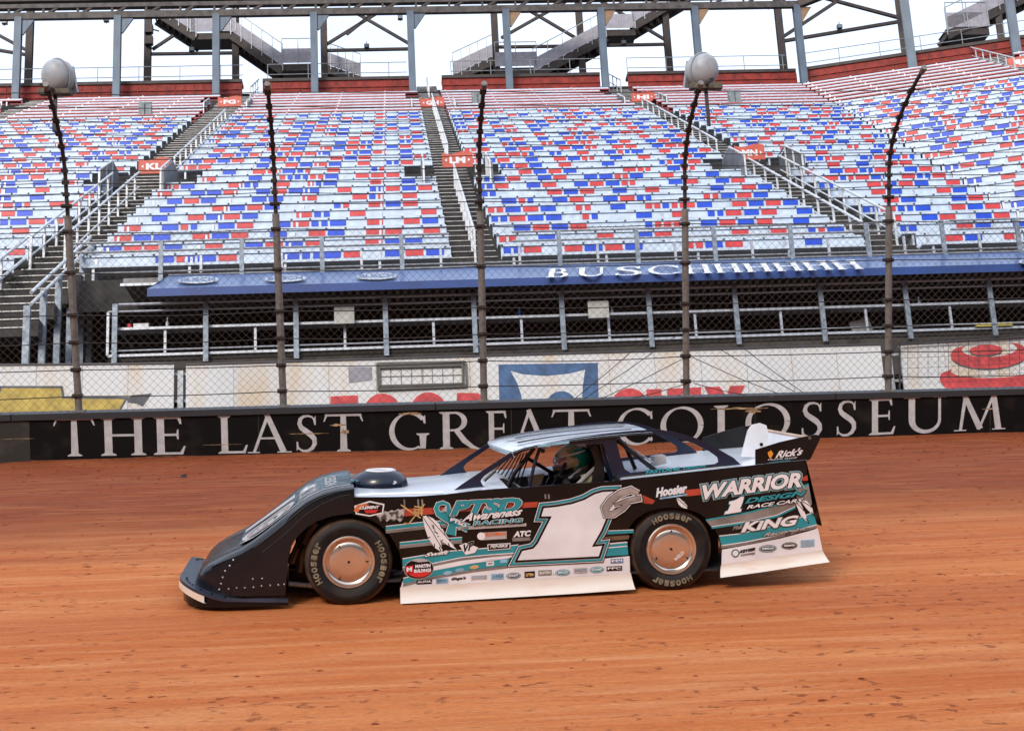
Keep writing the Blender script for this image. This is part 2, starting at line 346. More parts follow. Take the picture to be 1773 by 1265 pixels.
def glyph(c):
    k = .125
    if c == 'T': return .86, [stem(.43, k, 0, .99, .1, 0), [[(.0, .94), (.86, .94), (.86, 1), (.0, 1)]], [[(.0, .94), (.05, .94), (-.01, .80), (-.04, .80)]], [[(.81, .94), (.86, .94), (.90, .80), (.87, .80)]]]
    if c == 'H': return .98, [stem(.17), stem(.81), [[(.2, .50), (.78, .50), (.78, .56), (.2, .56)]]]
    if c == 'L': return .72, [stem(.17, k), [[(.1, .0), (.68, .0), (.74, .22), (.70, .22), (.62, .06), (.1, .06)]]]
    if c == 'E': return .72, [stem(.17, k), [[(.1, .0), (.66, .0), (.72, .22), (.68, .22), (.60, .06), (.1, .06)]], [[(.1, 1), (.62, 1), (.64, .80), (.60, .80), (.55, .94), (.1, .94)]], [[(.2, .49), (.52, .49), (.54, .40), (.57, .40), (.57, .66), (.54, .66), (.52, .55), (.2, .55)]]]
    if c == 'A': return 1.0, [stroke([(.14, .02), (.47, .98)], [.065, .075]), stroke([(.45, 1.02), (.83, .02)], [.12, .145]), [[(.25, .36), (.72, .36), (.70, .41), (.27, .41)]], srf(.13, 0, .28, .03), srf(.85, 0, .34, .03)]
    if c == 'M': return 1.12, [stroke([(.14, .02), (.25, .98)], [.065, .08]), stroke([(.22, 1.02), (.58, .04)], [.11, .14]), stroke([(.55, .02), (.90, 1.02)], [.05, .07]), stroke([(.88, 1.02), (.99, .02)], [.12, .14]), srf(.13, 0, .28, .03), srf(1.0, 0, .30, .03)]
    if c == 'O': return .98, [stroke(arc(.49, .5, .43, .48, 0, 359, 40), aw(0, 359, .13, .045, 40))]
    if c == 'U': return .94, [[[(.10, 1), (.24, 1), (.24, .4), (.10, .4)]], stroke([(.17, .42)] + arc(.47, .36, .30, .33, 180, 360, 18) + [(.77, .42)], [.14] + [.14 - .08 * i / 18 for i in range(19)] + [.06]), [[(.74, .40), (.80, .40), (.80, 1), (.74, 1)]], srf(.17, .965, .36, .035), srf(.77, .965, .28, .035)]
    if c == 'C': return .88, [stroke(arc(.50, .5, .43, .48, 42, 318, 34), aw(42, 318, .13, .045, 34)), [[(.80, .84), (.84, .70), (.88, .70), (.87, .93)]], [[(.80, .16), (.86, .22), (.88, .14), (.85, .08)]]]
    if c == 'G': return .98, [stroke(arc(.50, .5, .43, .48, 42, 300, 34), aw(42, 300, .13, .045, 34)), [[(.80, .84), (.84, .70), (.88, .70), (.87, .93)]], stem(.81, k, .03, .44, 0, .09), stroke([(.7, .05), (.86, .10)], .06)]
    if c == 'R': return .96, [stem(.17, k), stroke([(.2, .965)] + arc(.36, .74, .25, .235, 85, -85, 16) + [(.2, .50)], [.05] + aw(85, -85, .13, .05, 16, 0) + [.05]), stroke([(.40, .52), (.60, .22), (.80, .04), (.98, -.02)], [.12, .14, .10, .02])]
    if c == 'B': return .86, [stem(.17, k), stroke([(.2, .965)] + arc(.36, .755, .22, .215, 85, -85, 14) + [(.2, .53)], [.05] + aw(85, -85, .13, .05, 14, 0) + [.05]), stroke([(.2, .52)] + arc(.38, .27, .28, .245, 85, -85, 14) + [(.2, .03)], [.05] + aw(85, -85, .14, .05, 14, 0) + [.05])]
    if c == 'S': return .62, [stroke([(.54, .84), (.47, .93), (.36, .965), (.24, .95), (.15, .88), (.12, .76), (.17, .65), (.30, .55), (.43, .46), (.52, .35), (.53, .22), (.46, .10), (.34, .035), (.21, .03), (.10, .09), (.05, .18)], [.03, .05, .06, .075, .10, .12, .135, .15, .15, .135, .12, .10, .07, .06, .05, .03]), [[(.50, .86), (.53, .72), (.57, .72), (.57, .97)]], [[(.03, .28), (.07, .28), (.09, .12), (.03, .03)]]]
LET = [('T', 97, 163), ('H', 175, 254), ('E', 266, 322), ('L', 378, 428), ('A', 430, 504), ('S', 512, 551), ('T', 564, 627), ('G', 674, 745), ('R', 761, 830), ('E', 842, 882), ('A', 886, 952), ('T', 958, 1021), ('C', 1068, 1130), ('O', 1144, 1218), ('L', 1236, 1290), ('O', 1291, 1368), ('S', 1386, 1425), ('S', 1447, 1484), ('E', 1504, 1550), ('U', 1565, 1640), ('M', 1652, 1738)]
basey = [(97, 790), (595, 781), (1180, 768), (1690, 744.5)]
def lerpt(tab, x):
    for (a, ya), (b, yb) in zip(tab, tab[1:]):
        if x <= b or b == tab[-1][0]: return ya + (yb - ya) * (x - a) / (b - a)
m = MB()
for c, x0, x1 in LET:
    wd, strokes = glyph(c); ua, hb = Tpx(x0, lerpt(basey, x0)); ub, hb2 = Tpx(x1, lerpt(basey, x1)); H_ = .545
    for k, lp in enumerate(strokes):
        m.plate(lambda x, z, t: T(ua + (ub - ua) * x / wd, WALLV - .003 - .0008 * k - t, hb + (hb2 - hb) * x / wd + z * H_), lp, 0, .001)
m.build('lettering', mat('dull_white_letter', (.49, .495, .51), .6, 0, .1, 10), wall)
# asphalt walkway behind the wall, and the fill under it
m = MB(); _z = T(0, WALLV + .36, WALLH - .35).z; m.grid([[Vector((T(u, WALLV + .34, 0).x, T(u, WALLV + .34, 0).y - .1, _z)) for u in (-60, 60)], [Vector((u, 60, _z)) for u in (-60, 60)]])
tag(m.build('walkway', mat('walkway_asphalt', (.05, .05, .05), .9, 0, .3, 2)), kind='structure')

# ---------------------------------------------------------------- catch fence
fence = thing('catch_fence', 'tall chain-link catch fence with curved steel posts standing on the black wall', 'fence', T(0, WALLV + .17, WALLH))
FV = WALLV + .17
POSTX = [(133, 712), (490, 705), (840, 697), (1193, 689), (1545, 677)]
PU = [Tpx(x, y)[0] for x, y in POSTX]; sp = (PU[4] - PU[0]) / 4
ALLU = [PU[0] - sp * 2, PU[0] - sp] + PU + [PU[4] + sp, PU[4] + 2 * sp]
def prof(h):   # overhang towards the track at height h above the cap
    return 0 if h < 3.3 else -.72 * (h - 3.3) ** 2
def FP(u, h, dv=0): return T(u, FV + prof(h) + dv, WALLH + h)
def hpx(py):   # height on the fence of a picture row at the middle post (straight part)
    q = hit(838, py, T(0, FV), TV) - O; return q.dot(TW) - WALLH
HS = [hpx(y) for y in (668, 624, 578, 532, 461, 392)]
HTOP = 4.62
LEAN = [-.022, -.022, -.022, -.014, -.004, 0, .002, 0, 0]
up_h = [HS[-1] + .36 + i * .165 for i in range(int((HTOP - HS[-1] - .36) / .165) + 1)]
up_h = [q_ for q_ in up_h if q_ < HTOP - .18]; CAB = HS + up_h
PM = [GALVD, mat('dark_upper_post', (.045, .035, .032), .6, .3, .3, 10)]
for i, u in enumerate(ALLU):
    lean = -.035 if u < 0 else 0.0
    f = (lambda uu, le: (lambda h, dv=0, du=0: FP(uu + du + h * le, h, dv)))(u, LEAN[i])
    m = MB(); m.tube([f(h) for h in (0, .3, .6, 1.2, 1.8, HS[-1] + .22)], [.052] * 6, 10)
    m.box(lambda x, y, z: f(z, y, x), (-.09, -.09, 0), (.09, .09, .02))
    p = m.build('post', PM[0], fence, True)
    m = MB(); ht_ = HTOP if i > 5 else HTOP - .17; hh = [HS[-1] + .1 + k * (ht_ - HS[-1] - .05) / 16 for k in range(17)]; m.tube([f(h) for h in hh], .029, 8); m.build('curved_top', PM[1], p, True)
    m = MB(); m.tube([f(h, -.005) for h in (ht_, ht_ + .025, ht_ + .06)], [.035, .048, .04], 10); m.build('post_cap', GALVD, p, True)
    for h in HS + [q_ for q_ in up_h if q_ < ht_]:
        m = MB(); s_ = .78 if h < 3 else .5; m.box(lambda x, y, z: f(z, y, x), (-.10 * s_, -.078 * s_, h - .028), (.078 * s_, .078 * s_, h + .028)); m.build('cable_clamp', mat('rusty_clamp', (.05, .04, .036), .7, .3, .3, 20), p)
CABM = mat('dark_wire_rope', (.035, .03, .03), .6, .4, .1, 20)
for h in CAB:
    m = MB(); pts = []
    for i in range(-1, len(ALLU)):
        pass
    for i in range(len(ALLU) - 1):
        for k in range(6):
            t = k / 6; u = ALLU[i] + (ALLU[i + 1] - ALLU[i]) * t + (LEAN[i] + (LEAN[i + 1] - LEAN[i]) * t) * h; pts.append(FP(u, h - .012 * math.sin(math.pi * t) * (1 + (hash((i, round(h, 1))) % 3)), -.07))
    m.tube(pts, .0075 if h < 3 else .0065, 5); m.build('cable', CABM, fence)
WIRE = mat('galvanised_wire', (.12, .105, .09), .5, .5, .1, 20)
m = MB(); ht = HS[-1] - .0; u0, u1 = ALLU[1], ALLU[-1]; stp = .115; k = -ht
while k < u1 - u0:
    for s_ in (1, -1):
        a = u0 + k if s_ == 1 else u0 + k + ht; b = a + s_ * ht; ha, hb_ = 0., ht
        pts = []
        def cl_(ua, h0, ub, h1):
            if ua < u0: h0 += (u0 - ua) / (ub - ua) * (h1 - h0); ua = u0
            if ub > u1: h1 -= (ub - u1) / (ub - ua) * (h1 - h0); ub = u1
            return ua, h0, ub, h1
        q = cl_(a, 0., b, ht) if s_ == 1 else cl_(b, ht, a, 0.)
        if q[2] - q[0] > .02: m.bar(FP(q[0], q[1], -.085), FP(q[2], q[3], -.085), .0034, .0034, up=tuple(TV))
    k += stp
m.build('chain_link', WIRE, fence)
# loose bracing cables beside the fourth post
for a, b in (((989, 695), (1122, 583)), ((1004, 695), (1172, 580)), ((1030, 695), (1190, 617)), ((1077, 693), (1192, 663)), ((1198, 618), (1346, 681)), ((1244, 603), (1376, 678)), ((1288, 603), (1390, 679)), ((1200, 663), (1298, 685))):
    m = MB(); pa, pb = [hit(x, y, T(0, FV - .05), TV) for x, y in (a, b)]; m.tube([pa, (pa + pb) / 2 - Z3 * .02, pb], .006, 5); m.build('brace_cable', CABM, fence)
# domed camera housings behind the first and fourth post tops
for px, py, sgn, lab in ((97, 132, 1, 'pale grey domed housing high behind the leftmost fence post'), (1219, 122, -1, 'pale grey domed housing high behind the fourth fence post')):
    c = dep(px, py, 22.6); ax = (CAM - c).normalized(); ax = (ax * .8 - CR * sgn * .55 + Z3 * .1).normalized()
    t = thing('domed_housing', lab, 'camera housing', c, 'domed housings behind the catch fence')
    m = MB(); X = ax.cross(Z3).normalized(); Y = X.cross(ax).normalized(); Rr = .225; rows = []
    for i in range(11):
        a = R(90 - i * 9); rows.append([c + ax * (.02 + Rr * .75 * math.sin(a)) + (X * math.cos(R(k * 15)) + Y * math.sin(R(k * 15)) * 1.12) * max(.002, Rr * math.cos(a)) for k in range(24)])
    rows.append([c - ax * .16 + (X * math.cos(R(k * 15)) + Y * math.sin(R(k * 15)) * 1.12) * Rr for k in range(24)])
    rows.append([c - ax * .16 + (X * math.cos(R(k * 15)) + Y * math.sin(R(k * 15)) * 1.12) * .01 for k in range(24)])
    m.grid(rows, closed=True); m.build('dome', mat('weathered_white_dome', (.36, .40, .44), .45, 0, .3, 5, col2=(.27, .27, .26), thr=(.45, .7)), t, True)
    m = MB(); m.tube([c - ax * .03 + (X * math.cos(R(k * 15)) + Y * math.sin(R(k * 15)) * 1.12) * (Rr + .012) for k in range(24)], .016, 6, closed=True); m.build('rim', mat('grey_rim', (.30, .31, .33), .5), t, True)
    m = MB(); m.box(lambda x, y, z: c - ax * (.17 + y) + X * x + Y * z, (-.2, 0, -.27), (.2, .04, .12)); m.build('back_plate', GALV, t)
    m = MB(); m.box(lambda x, y, z: c + CR * x + Z3 * z - CF * y, (-.24, -.1, -.31), (.24, .12, -.22)); m.build('stained_tray', mat('stained_brown_tray', (.10, .085, .06), .8, 0, .4, 9), t)
    m = MB(); m.bar(c - Z3 * .24, c - Z3 * .24 - CF * .7 - Z3 * .05, .04); m.bar(c - Z3 * .3 - CF * 0, c - Z3 * .9 + CF * 0, .05); m.build('bracket', PM[1], t)
    m = MB(); m.tube([c + Z3 * (Rr + .01), c + Z3 * (Rr + .06)], [.015, .008], 6); m.build('vent_knob', GALVD, t)

# ---------------------------------------------------------------- billboards behind the fence
BDEP = -4.6        # metres in front of bench row 0
def bfn(l=0): return lambda px, py: (lambda q: SP(q[0], BDEP - .002 - .0015 * l, q[1]))(Spx(px, py, BDEP))
BOARD = mat('off_white_board_paint', (.66, .66, .66), .55, 0, .1, 1.1, col2=(.62, .47, .30), thr=(.48, .75), stretch=(1.6, 1.6, .35))
BRED = mat('faded_red_board_paint', (.62, .06, .065), .6, 0, .2, 6); BBLUE = mat('faded_blue_board_paint', (.055, .13, .28), .6, 0, .2, 5)
BYEL = mat('faded_yellow_board_paint', (.50, .36, .07), .6, 0, .2, 5); BGRY = mat('charcoal_board_paint', (.09, .095, .11), .6, 0, .2, 5)
def board(label, pts, art, extra=0):
    a = Spx(*pts[0], BDEP); b = Spx(*pts[1], BDEP); zb = a[1] - 2.4
    o = thing('billboard', label, 'billboard', SP(a[0], BDEP, zb), 'sponsor boards behind the catch fence')
    m = MB(); m.plate(lambda x, z, t: SP(x, BDEP + t, z), [[(a[0], zb), (b[0], zb), (b[0], b[1]), (a[0], a[1])]], 0, .06); m.build('board_panel', BOARD, o)
    m = MB(); m.bar(SP(a[0], BDEP - .01, a[1] + .012), SP(b[0], BDEP - .01, b[1] + .012), .035, .025)
    n = int((b[0] - a[0]) / .9) + 1
    m.build('top_rail', mat('dark_board_rail', (.07, .07, .08), .5, .3), o)
    for i in range(1, n): 
        m = MB(); u = a[0] + (b[0] - a[0]) * i / n; z = a[1] + (b[1] - a[1]) * i / n; m.box(lambda x, y, zz: SP(x, BDEP + y, zz), (u - .004, -.004, z - 1.4), (u + .004, -.001, z - .0)); m.build('panel_seam', mat('board_seam', (.30, .28, .26), .7), o)
    for name, loops, mt, l in art:
        m = MB(); f = bfn(l); m.plate(lambda x, z, t: f(x, z) - SN * t, loops, 0, .004); m.build(name, mt, o)
    return o
b1 = board('weathered white board with part of a yellow bow-tie emblem at far left', [(-420, 636), (301, 630)],
  [('emblem_outline', [[(-60, 690), (-8, 690), (-2, 668), (109, 668), (112, 686), (222, 687), (204, 720), (-60, 720)]], BGRY, 0),
   ('emblem', [[(-60, 694), (-4, 694), (3, 672), (105, 672), (108, 690), (216, 691), (200, 722), (-60, 722)]], BYEL, 1),
   ('grey_flag', [[(219, 691), (228, 684), (263, 681), (247, 704), (236, 698), (222, 697)]], BGRY, 0)])
R_ = [(570, 690), (620, 688), (618, 720), (568, 720)]
def ell(cx, cy, rx, ry, a0=0, a1=360, n=30, rot=0):
    o = [(rx * math.cos(R(a0 + (a1 - a0) * i / n)), -ry * math.sin(R(a0 + (a1 - a0) * i / n))) for i in range(n if a1 - a0 == 360 else n + 1)]
    c, s = math.cos(R(rot)), math.sin(R(rot)); return [(cx + x * c - y * s, cy + x * s + y * c) for x, y in o]
art = [('letter', [[(572, 686), (620, 684), (620, 699), (588, 703), (588, 760), (572, 760)]], BRED, 0),
       ('letter', [ell(662, 711, 31, 30), ell(662, 716, 13, 14)], BRED, 0), ('letter', [ell(742, 709, 31, 30), ell(742, 716, 13, 14)], BRED, 0),
       ('letter', [[(791, 680), (825, 680), (843, 688), (848, 705), (848, 740), (791, 740)]], BRED, 0),
       ('letter', [ell(1090, 704, 33, 32, 35, 325) + ell(1092, 706, 14, 14, 35, 325)[::-1]], BRED, 0),
       ('letter', [[(1119, 674), (1145, 673), (1145, 740), (1119, 740)]], BRED, 0),
       ('letter', [[(1155, 673), (1214, 670), (1214, 684), (1197, 685), (1197, 740), (1173, 740), (1173, 686), (1155, 687)]], BRED, 0),
       ('letter', [[(1219, 670), (1246, 669), (1258, 686), (1264, 668), (1290, 667), (1268, 715), (1266, 740), (1246, 740), (1246, 715)]], BRED, 0),
       ('blue_square', [[(863, 631), (1035, 628), (1037, 720), (865, 720)]], BBLUE, 0),
       ('white_flare', [[(884, 642), (905, 648), (945, 651), (985, 647), (1013, 640), (1009, 668), (1006, 720), (908, 720), (902, 682), (895, 662)]], BOARD, 1),
       ('blue_dome', [ell(972, 706, 28, 29)], BBLUE, 2), ('white_spark', [ell(990, 702, 12, 7)], BOARD, 3),
       ('grey_patch', [[(603, 635), (644, 635), (645, 658), (604, 663)]], mat('grey_patch_paint', (.30, .29, .33), .6), 0)]
b2 = board('long weathered white board with red block letters and a blue square emblem', [(322, 632), (1524, 597)], art)
m = MB(); f = bfn(1)
for q in (((653, 631), (806, 628)), ((806, 628), (808, 668)), ((808, 668), (655, 674)), ((655, 674), (653, 631)), ((657, 636), (801, 632)), ((801, 632), (801, 666)), ((801, 666), (658, 670)), ((658, 670), (657, 636))):
    m.bar(f(*q[0]) - SN * .03, f(*q[1]) - SN * .03, .03, .06)
for k in range(1, 8): m.bar(f(658 + k * 18, 635) - SN * .01, f(659 + k * 18, 669) - SN * .01, .008)
m.bar(f(658, 652) - SN * .01, f(801, 649) - SN * .01, .008); m.build('window_frame', mat('dark_window_frame', (.09, .085, .075), .5), b2)
ringc = (1705, 640)
art = [('red_ring', [ell(1707, 606, 28, 9.5, rot=-2)], BRED, 1), ('ring_shadow', [ell(1707, 608, 28.5, 9.8, rot=-2)], BGRY, 0),
       ('red_ring', [ell(1713, 613, 67, 25, 150, 402, 34, -2) + ell(1713, 604, 48, 14, 150, 402, 34, -2)[::-1]], BRED, 1),
       ('ring_shadow', [ell(1713, 615.5, 67, 25, 185, 370, 34, -2) + ell(1713, 606, 48, 14, 185, 370, 34, -2)[::-1]], BGRY, 0),
       ('red_ring', [ell(1722, 652, 95, 36, 165, 400, 34, -2) + ell(1722, 640, 76, 14, 165, 400, 34, -2)[::-1]], BRED, 2)]
b3 = board('white board with stacked red rings behind a small wire grid at far right', [(1557, 597), (2150, 566)], art)
m = MB(); f = bfn(2)
for k in range(14): m.bar(f(1568 + k * 17.5, 592 - k * .8) - SN * .12, f(1568 + k * 17.5, 660 - k * .6) - SN * .12, .006)
for k in range(4): m.bar(f(1557, 605 + k * 18) - SN * .12, f(1800, 596 + k * 17) - SN * .12, .006)
m.bar(f(1554, 597) - SN * .12, f(1554, 700) - SN * .12, .03); m.bar(f(1554, 597) - SN * .12, f(1800, 579) - SN * .12, .03); m.build('wire_grid', CABM, b3)
for px, lab in ((312, 'short grey steel post in the gap between the two left boards'), (1540, 'short grey steel post in the gap between the two right boards')):
    y = 640 if px < 1000 else 607; q = Spx(px, y, BDEP); m = MB(); m.bar(SP(q[0], BDEP + .1, q[1] - 2), SP(q[0], BDEP + .1, q[1]), .1, .1); m.bar(SP(q[0] - .3, BDEP + .12, q[1] - .05), SP(q[0] + .3, BDEP + .12, q[1] - .05), .05)
    m.bar(SP(q[0] - .3, BDEP + .12, q[1] - .55), SP(q[0] + .3, BDEP + .12, q[1] - .55), .05); tag(m.build('gap_post', GALV), lab, 'post')

# ---------------------------------------------------------------- drinks terrace under the awning
TD = -2.2; FR = -1.55   # terrace rail plane, grandstand front edge (row units)
def tz(px, py, d=TD): return Spx(px, py, d)
uL = tz(192, 560)[0]; zdeck = tz(650, 601)[1]; uR = 30
ztop = tz(650, 515)[1]
terr = thing('terrace', 'dark drinks terrace recessed under the grandstand behind a steel railing', 'terrace', SP(0, TD, zdeck))
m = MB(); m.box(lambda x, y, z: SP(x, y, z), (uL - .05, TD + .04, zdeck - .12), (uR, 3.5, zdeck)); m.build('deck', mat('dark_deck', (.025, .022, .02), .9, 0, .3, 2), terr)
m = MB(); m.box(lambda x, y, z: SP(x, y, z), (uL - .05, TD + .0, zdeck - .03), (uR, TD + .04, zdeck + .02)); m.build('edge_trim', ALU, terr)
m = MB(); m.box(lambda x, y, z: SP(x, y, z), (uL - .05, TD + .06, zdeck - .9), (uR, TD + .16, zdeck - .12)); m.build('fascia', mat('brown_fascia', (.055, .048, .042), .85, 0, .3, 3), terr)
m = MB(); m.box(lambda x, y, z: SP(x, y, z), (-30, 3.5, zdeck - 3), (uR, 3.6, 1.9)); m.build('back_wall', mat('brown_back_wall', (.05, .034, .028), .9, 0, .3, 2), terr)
for k in range(3):
    m = MB(); m.box(lambda x, y, z: SP(x, y, z), (uL + 1, -.6 + k * 1.1, zdeck + k * .3 + .35), (uR, -.2 + k * 1.1, zdeck + k * .3 + .42)); m.box(lambda x, y, z: SP(x, y, z), (uL + 1, -.1 + k * 1.1, zdeck), (uR, .9 + k * 1.1, zdeck + (k + 1) * .3)); m.build('dark_bench', mat('rust_brown_bench', (.12, .085, .065), .8, 0, .3, 4), terr)
rl = thing('terrace_railing', 'long three-rail galvanised railing along the front of the dark terrace', 'railing', SP(0, TD, zdeck))
def hz(px, py): return tz(px, py)[1]
for nm, y650, r_, x0 in (('top_rail', 515, .028, uL + .15), ('second_rail', 527, .022, uL - .05), ('foot_rail', 594, .018, uL)):
    m = MB(); z = hz(650, y650); m.tube([SP(x0, TD - .02, z), SP(uR, TD - .02, z)], r_, 8); m.build(nm, ALU, rl, True)
m = MB(); z = hz(650, 554); m.box(lambda x, y, zz: SP(x, y, zz), (uL + .05, TD + .05, z - .03), (uR, TD + .38, z + .02)); m.build('drink_shelf', ALU, rl)
px0, dpx = 200, 151.5
PUs = [tz(px0 + k * dpx, 560 - k * 3)[0] for k in range(0, 11)]; dU = (PUs[10] - PUs[0]) / 10; PUs = [PUs[0] + k * dU for k in range(18)]
for u in PUs:
    m = MB(); m.box(lambda x, y, z: SP(x, y, z), (u - .05, TD - .09, zdeck - .2), (u + .05, TD - .03, ztop)); m.build('post', STEEL := mat('blue_grey_galvanised', (.25, .30, .36), .5, .3, .2, 8), rl)
    m = MB(); uu = u + .95; m.box(lambda x, y, z: SP(x, y, z), (uu - .025, TD + .1, zdeck), (uu + .025, TD + .15, hz(650, 556))); m.build('shelf_leg', ALU, rl)
m = MB(); m.box(lambda x, y, z: SP(x, y, z), (uL - .08, TD - .02, zdeck), (uL - .03, TD + .03, hz(650, 527))); m.build('end_post', ALU, rl)
m = MB(); m.box(lambda x, y, z: SP(x, y, z), (uL - .08, TD, zdeck), (uL - .04, TD + 3, zdeck + .05)); m.box(lambda x, y, z: SP(x, y, z), (uL - .08, TD, hz(650, 528)), (uL - .04, TD + 3, hz(650, 526))); m.build('side_rail', ALU, rl)
SIGNW = mat('pale_notice_board', (.52, .53, .50), .6, 0, .1, 5)
for (x0, x1, y0, y1, lab) in ((579, 613, 531, 561, 'blank pale notice hanging on the terrace railing at its left half'), (1019, 1053, 521, 551, 'blank pale notice hanging on the terrace railing beside the fourth fence post')):
    a = tz(x0, y1, TD - .1); b = tz(x1, y0, TD - .1); m = MB(); m.box(lambda x, y, z: SP(x, y, z), (a[0], TD - .12, a[1]), (b[0], TD - .1, b[1])); t = thing('notice_board', lab, 'notice', SP(a[0], TD - .11, a[1])); m.build('panel', SIGNW, t)
    m = MB(); m.bar(SP(a[0] + .05, TD - .09, b[1] - .02), SP(a[0] + .05, TD - .03, b[1] + .12), .012); m.bar(SP(b[0] - .05, TD - .09, b[1] - .02), SP(b[0] - .05, TD - .03, b[1] + .12), .012); m.build('hook', GALV, t)
def shelfz(): return hz(650, 554) + .02
def bottle(px, col, lab, h=.2):
    u = tz(px, 552)[0]; z = shelfz(); m = MB(); c = SP(u, TD + .2, z); m.tube([c, c + Z3 * h * .6, c + Z3 * h * .75, c + Z3 * h], [.032, .032, .014, .012], 10)
    t = thing('bottle', lab, 'bottle', c); m.build('bottle_body', mat('b' + str(col), col, .3), t, True); m = MB(); m.tube([c + Z3 * h, c + Z3 * (h + .02)], .015, 8); m.build('cap', WHITE, t)
bottle(287, (.55, .62, .60), 'clear bottle on the terrace shelf near its left end'); bottle(901, (.03, .10, .50), 'blue bottle on the terrace shelf right of the middle fence post')
bottle(1063, (.55, .60, .66), 'small clear bottle on the shelf right of the pale notice', .15); bottle(1601, (.5, .58, .68), 'pale blue bottle on the terrace shelf right of the last fence post', .16)
u = tz(243, 552)[0]; z = shelfz(); m = MB(); m.box(lambda x, y, zz: SP(u + x, TD + .2 + y, z + zz), (-.15, -.1, 0), (.14, .1, .07)); m.box(lambda x, y, zz: SP(u + x, TD + .2 + y, z + zz), (-.155, -.105, .07), (.145, .105, .09)); tag(m.build('carton', WHITE), 'white cardboard carton on the left end of the terrace shelf', 'carton')
u = tz(221, 552)[0]; m = MB(); c = SP(u, TD + .2, z); m.tube([c, c + Z3 * .11], [.035, .045], 12); m.build('cup', BENCHR); tag(bpy.data.objects['cup'], 'small red cup beside the white carton on the terrace shelf', 'cup')
a = [hit(x, y, SP(0, TD + .6, 0), SN) for x, y in ((1470, 559), (1503, 549), (1512, 571), (1476, 573))]; m = MB(); m.hexa([a[3], a[2], a[2] + SN * .03, a[3] + SN * .03, a[0], a[1], a[1] + SN * .03, a[0] + SN * .03]); tag(m.build('loose_board', SIGNW), 'pale square board leaning askew behind the right terrace railing', 'board')
y0 = hz(1700, 566); u = tz(1720, 566)[0]; m = MB(); m.box(lambda x, y, zz: SP(u + x, TD + y, zdeck + zz), (-.38, -.06, .02), (.38, .0, .07)); tag(m.build('yellow_strip', mat('yellow_tape', (.65, .55, .12), .6)), 'short strip of yellow tape on the deck edge at right', 'tape')

# ---------------------------------------------------------------- blue awning
AWF, AWB = -2.75, -1.85      # front and back planes
AWN = mat('blue_awning_vinyl', (.07, .13, .30), .28, 0, .12, 2, spec=.6); AWV = mat('blue_awning_valance', (.010, .055, .25), .45, 0, .12, 2)
u0 = Spx(255, 490, AWF)[0]; ub0 = Spx(292, 478, AWB)[0]; zf = Spx(700, 487, AWF)[1]; zb_ = Spx(700, 466, AWB)[1]; zv = Spx(700, 500.5, AWF)[1]
aw_ = thing('awning', 'long blue vinyl awning with white lettering over the dark terrace', 'awning', SP(0, AWF, zv))
def AW(u, t, k=0): return SP(u, AWF + (AWB - AWF) * t, zf + (zb_ - zf) * t) + (Z3 * .9 - SN * .4) * (.004 * k)
m = MB(); n = 60
m.grid([[AW((u0 if t == 0 else u0 + (ub0 - u0) * t) + (30 - u0) * i / n, t) - Z3 * (.02 * math.sin(math.pi * t) + .012 * MN.noise(Vector((i * .7, t * 3, 0)))) for i in range(n + 1)] for t in (0, .25, .5, .75, 1)]); m.build('canopy', AWN, aw_, True)
m = MB(); m.plate(lambda x, z, t: SP(x, AWF + t, z), [[(u0, zv), (30, zv), (30, zf), (u0, zf)]], -.004, .004); m.build('valance', AWV, aw_)
m = MB(); m.add([AW(u0, 0), AW(ub0, 1), SP(u0, AWF, zv), SP(ub0, AWB, zb_ - .1)], [(0, 1, 3, 2)]); m.build('side_flap', AWV, aw_)
m = MB()
for i in range(21): u = u0 + 1.0 + i * 1.5; m.bar(AW(u, 0) - Z3 * .05, AW(u, 1) - Z3 * .05, .03)
m.tube([AW(ub0, 1, 4), AW(30, 1, 4)], .02, 6); m.build('frame', GALV, aw_)
NA = (Z3 * .93 - SN * .36)
def afn(px, py):
    nrm = SU.cross(AW(0, 1) - AW(0, 0)).normalized(); return hit(px, py, AW(0, 0) + nrm * .03, nrm)
m = MB()
def by(x): return 480.5 - (x - 946) * .0275
for gi, (c, x0, x1) in enumerate([('B', 945, 988), ('U', 997, 1050), ('S', 1064, 1112), ('C', 1124, 1176)] + [('H', 1188 + k * 52.5, 1188 + k * 52.5 + 45) for k in range(6)]):
    wd, strokes = glyph(c); sl = (x0 - 946) / 548 * 1.5 - .2
    for k, lp in enumerate(strokes * 2): m.plate(lambda x, z, t: afn((1.4 if k >= len(strokes) else -.4) + x0 + (x1 - x0) * x / wd - z * 14 * sl, by(x0 + (x1 - x0) * x / wd) - z * 15.5) + Z3 * (.001 * k + t), lp, 0, 0)
m.build('lettering', mat('white_vinyl', (.75, .77, .80), .5), aw_)
for cx, cy in ((343, 484.5), (494, 482), (652, 478), (1800, 452)):
    m = MB(); f = lambda x, z, t: afn(x, z) + Z3 * t
    m.plate(f, [ell(cx, cy, 36, 6, rot=-1.5)], 0, .003); o = m.build('oval_badge', mat('pale_badge_print', (.42, .47, .56), .5, 0, .3, 14), aw_)
    m = MB(); text_on(m, 'BUSCH', (cx - 30, cy + 3.5), (cx + 30, cy + 2), (0, -6.5), lambda x, y: afn(x, y) + Z3 * .008, base=.03); m.build('badge_lettering', mat('pale_blue_print', (.12, .17, .33), .5), o)

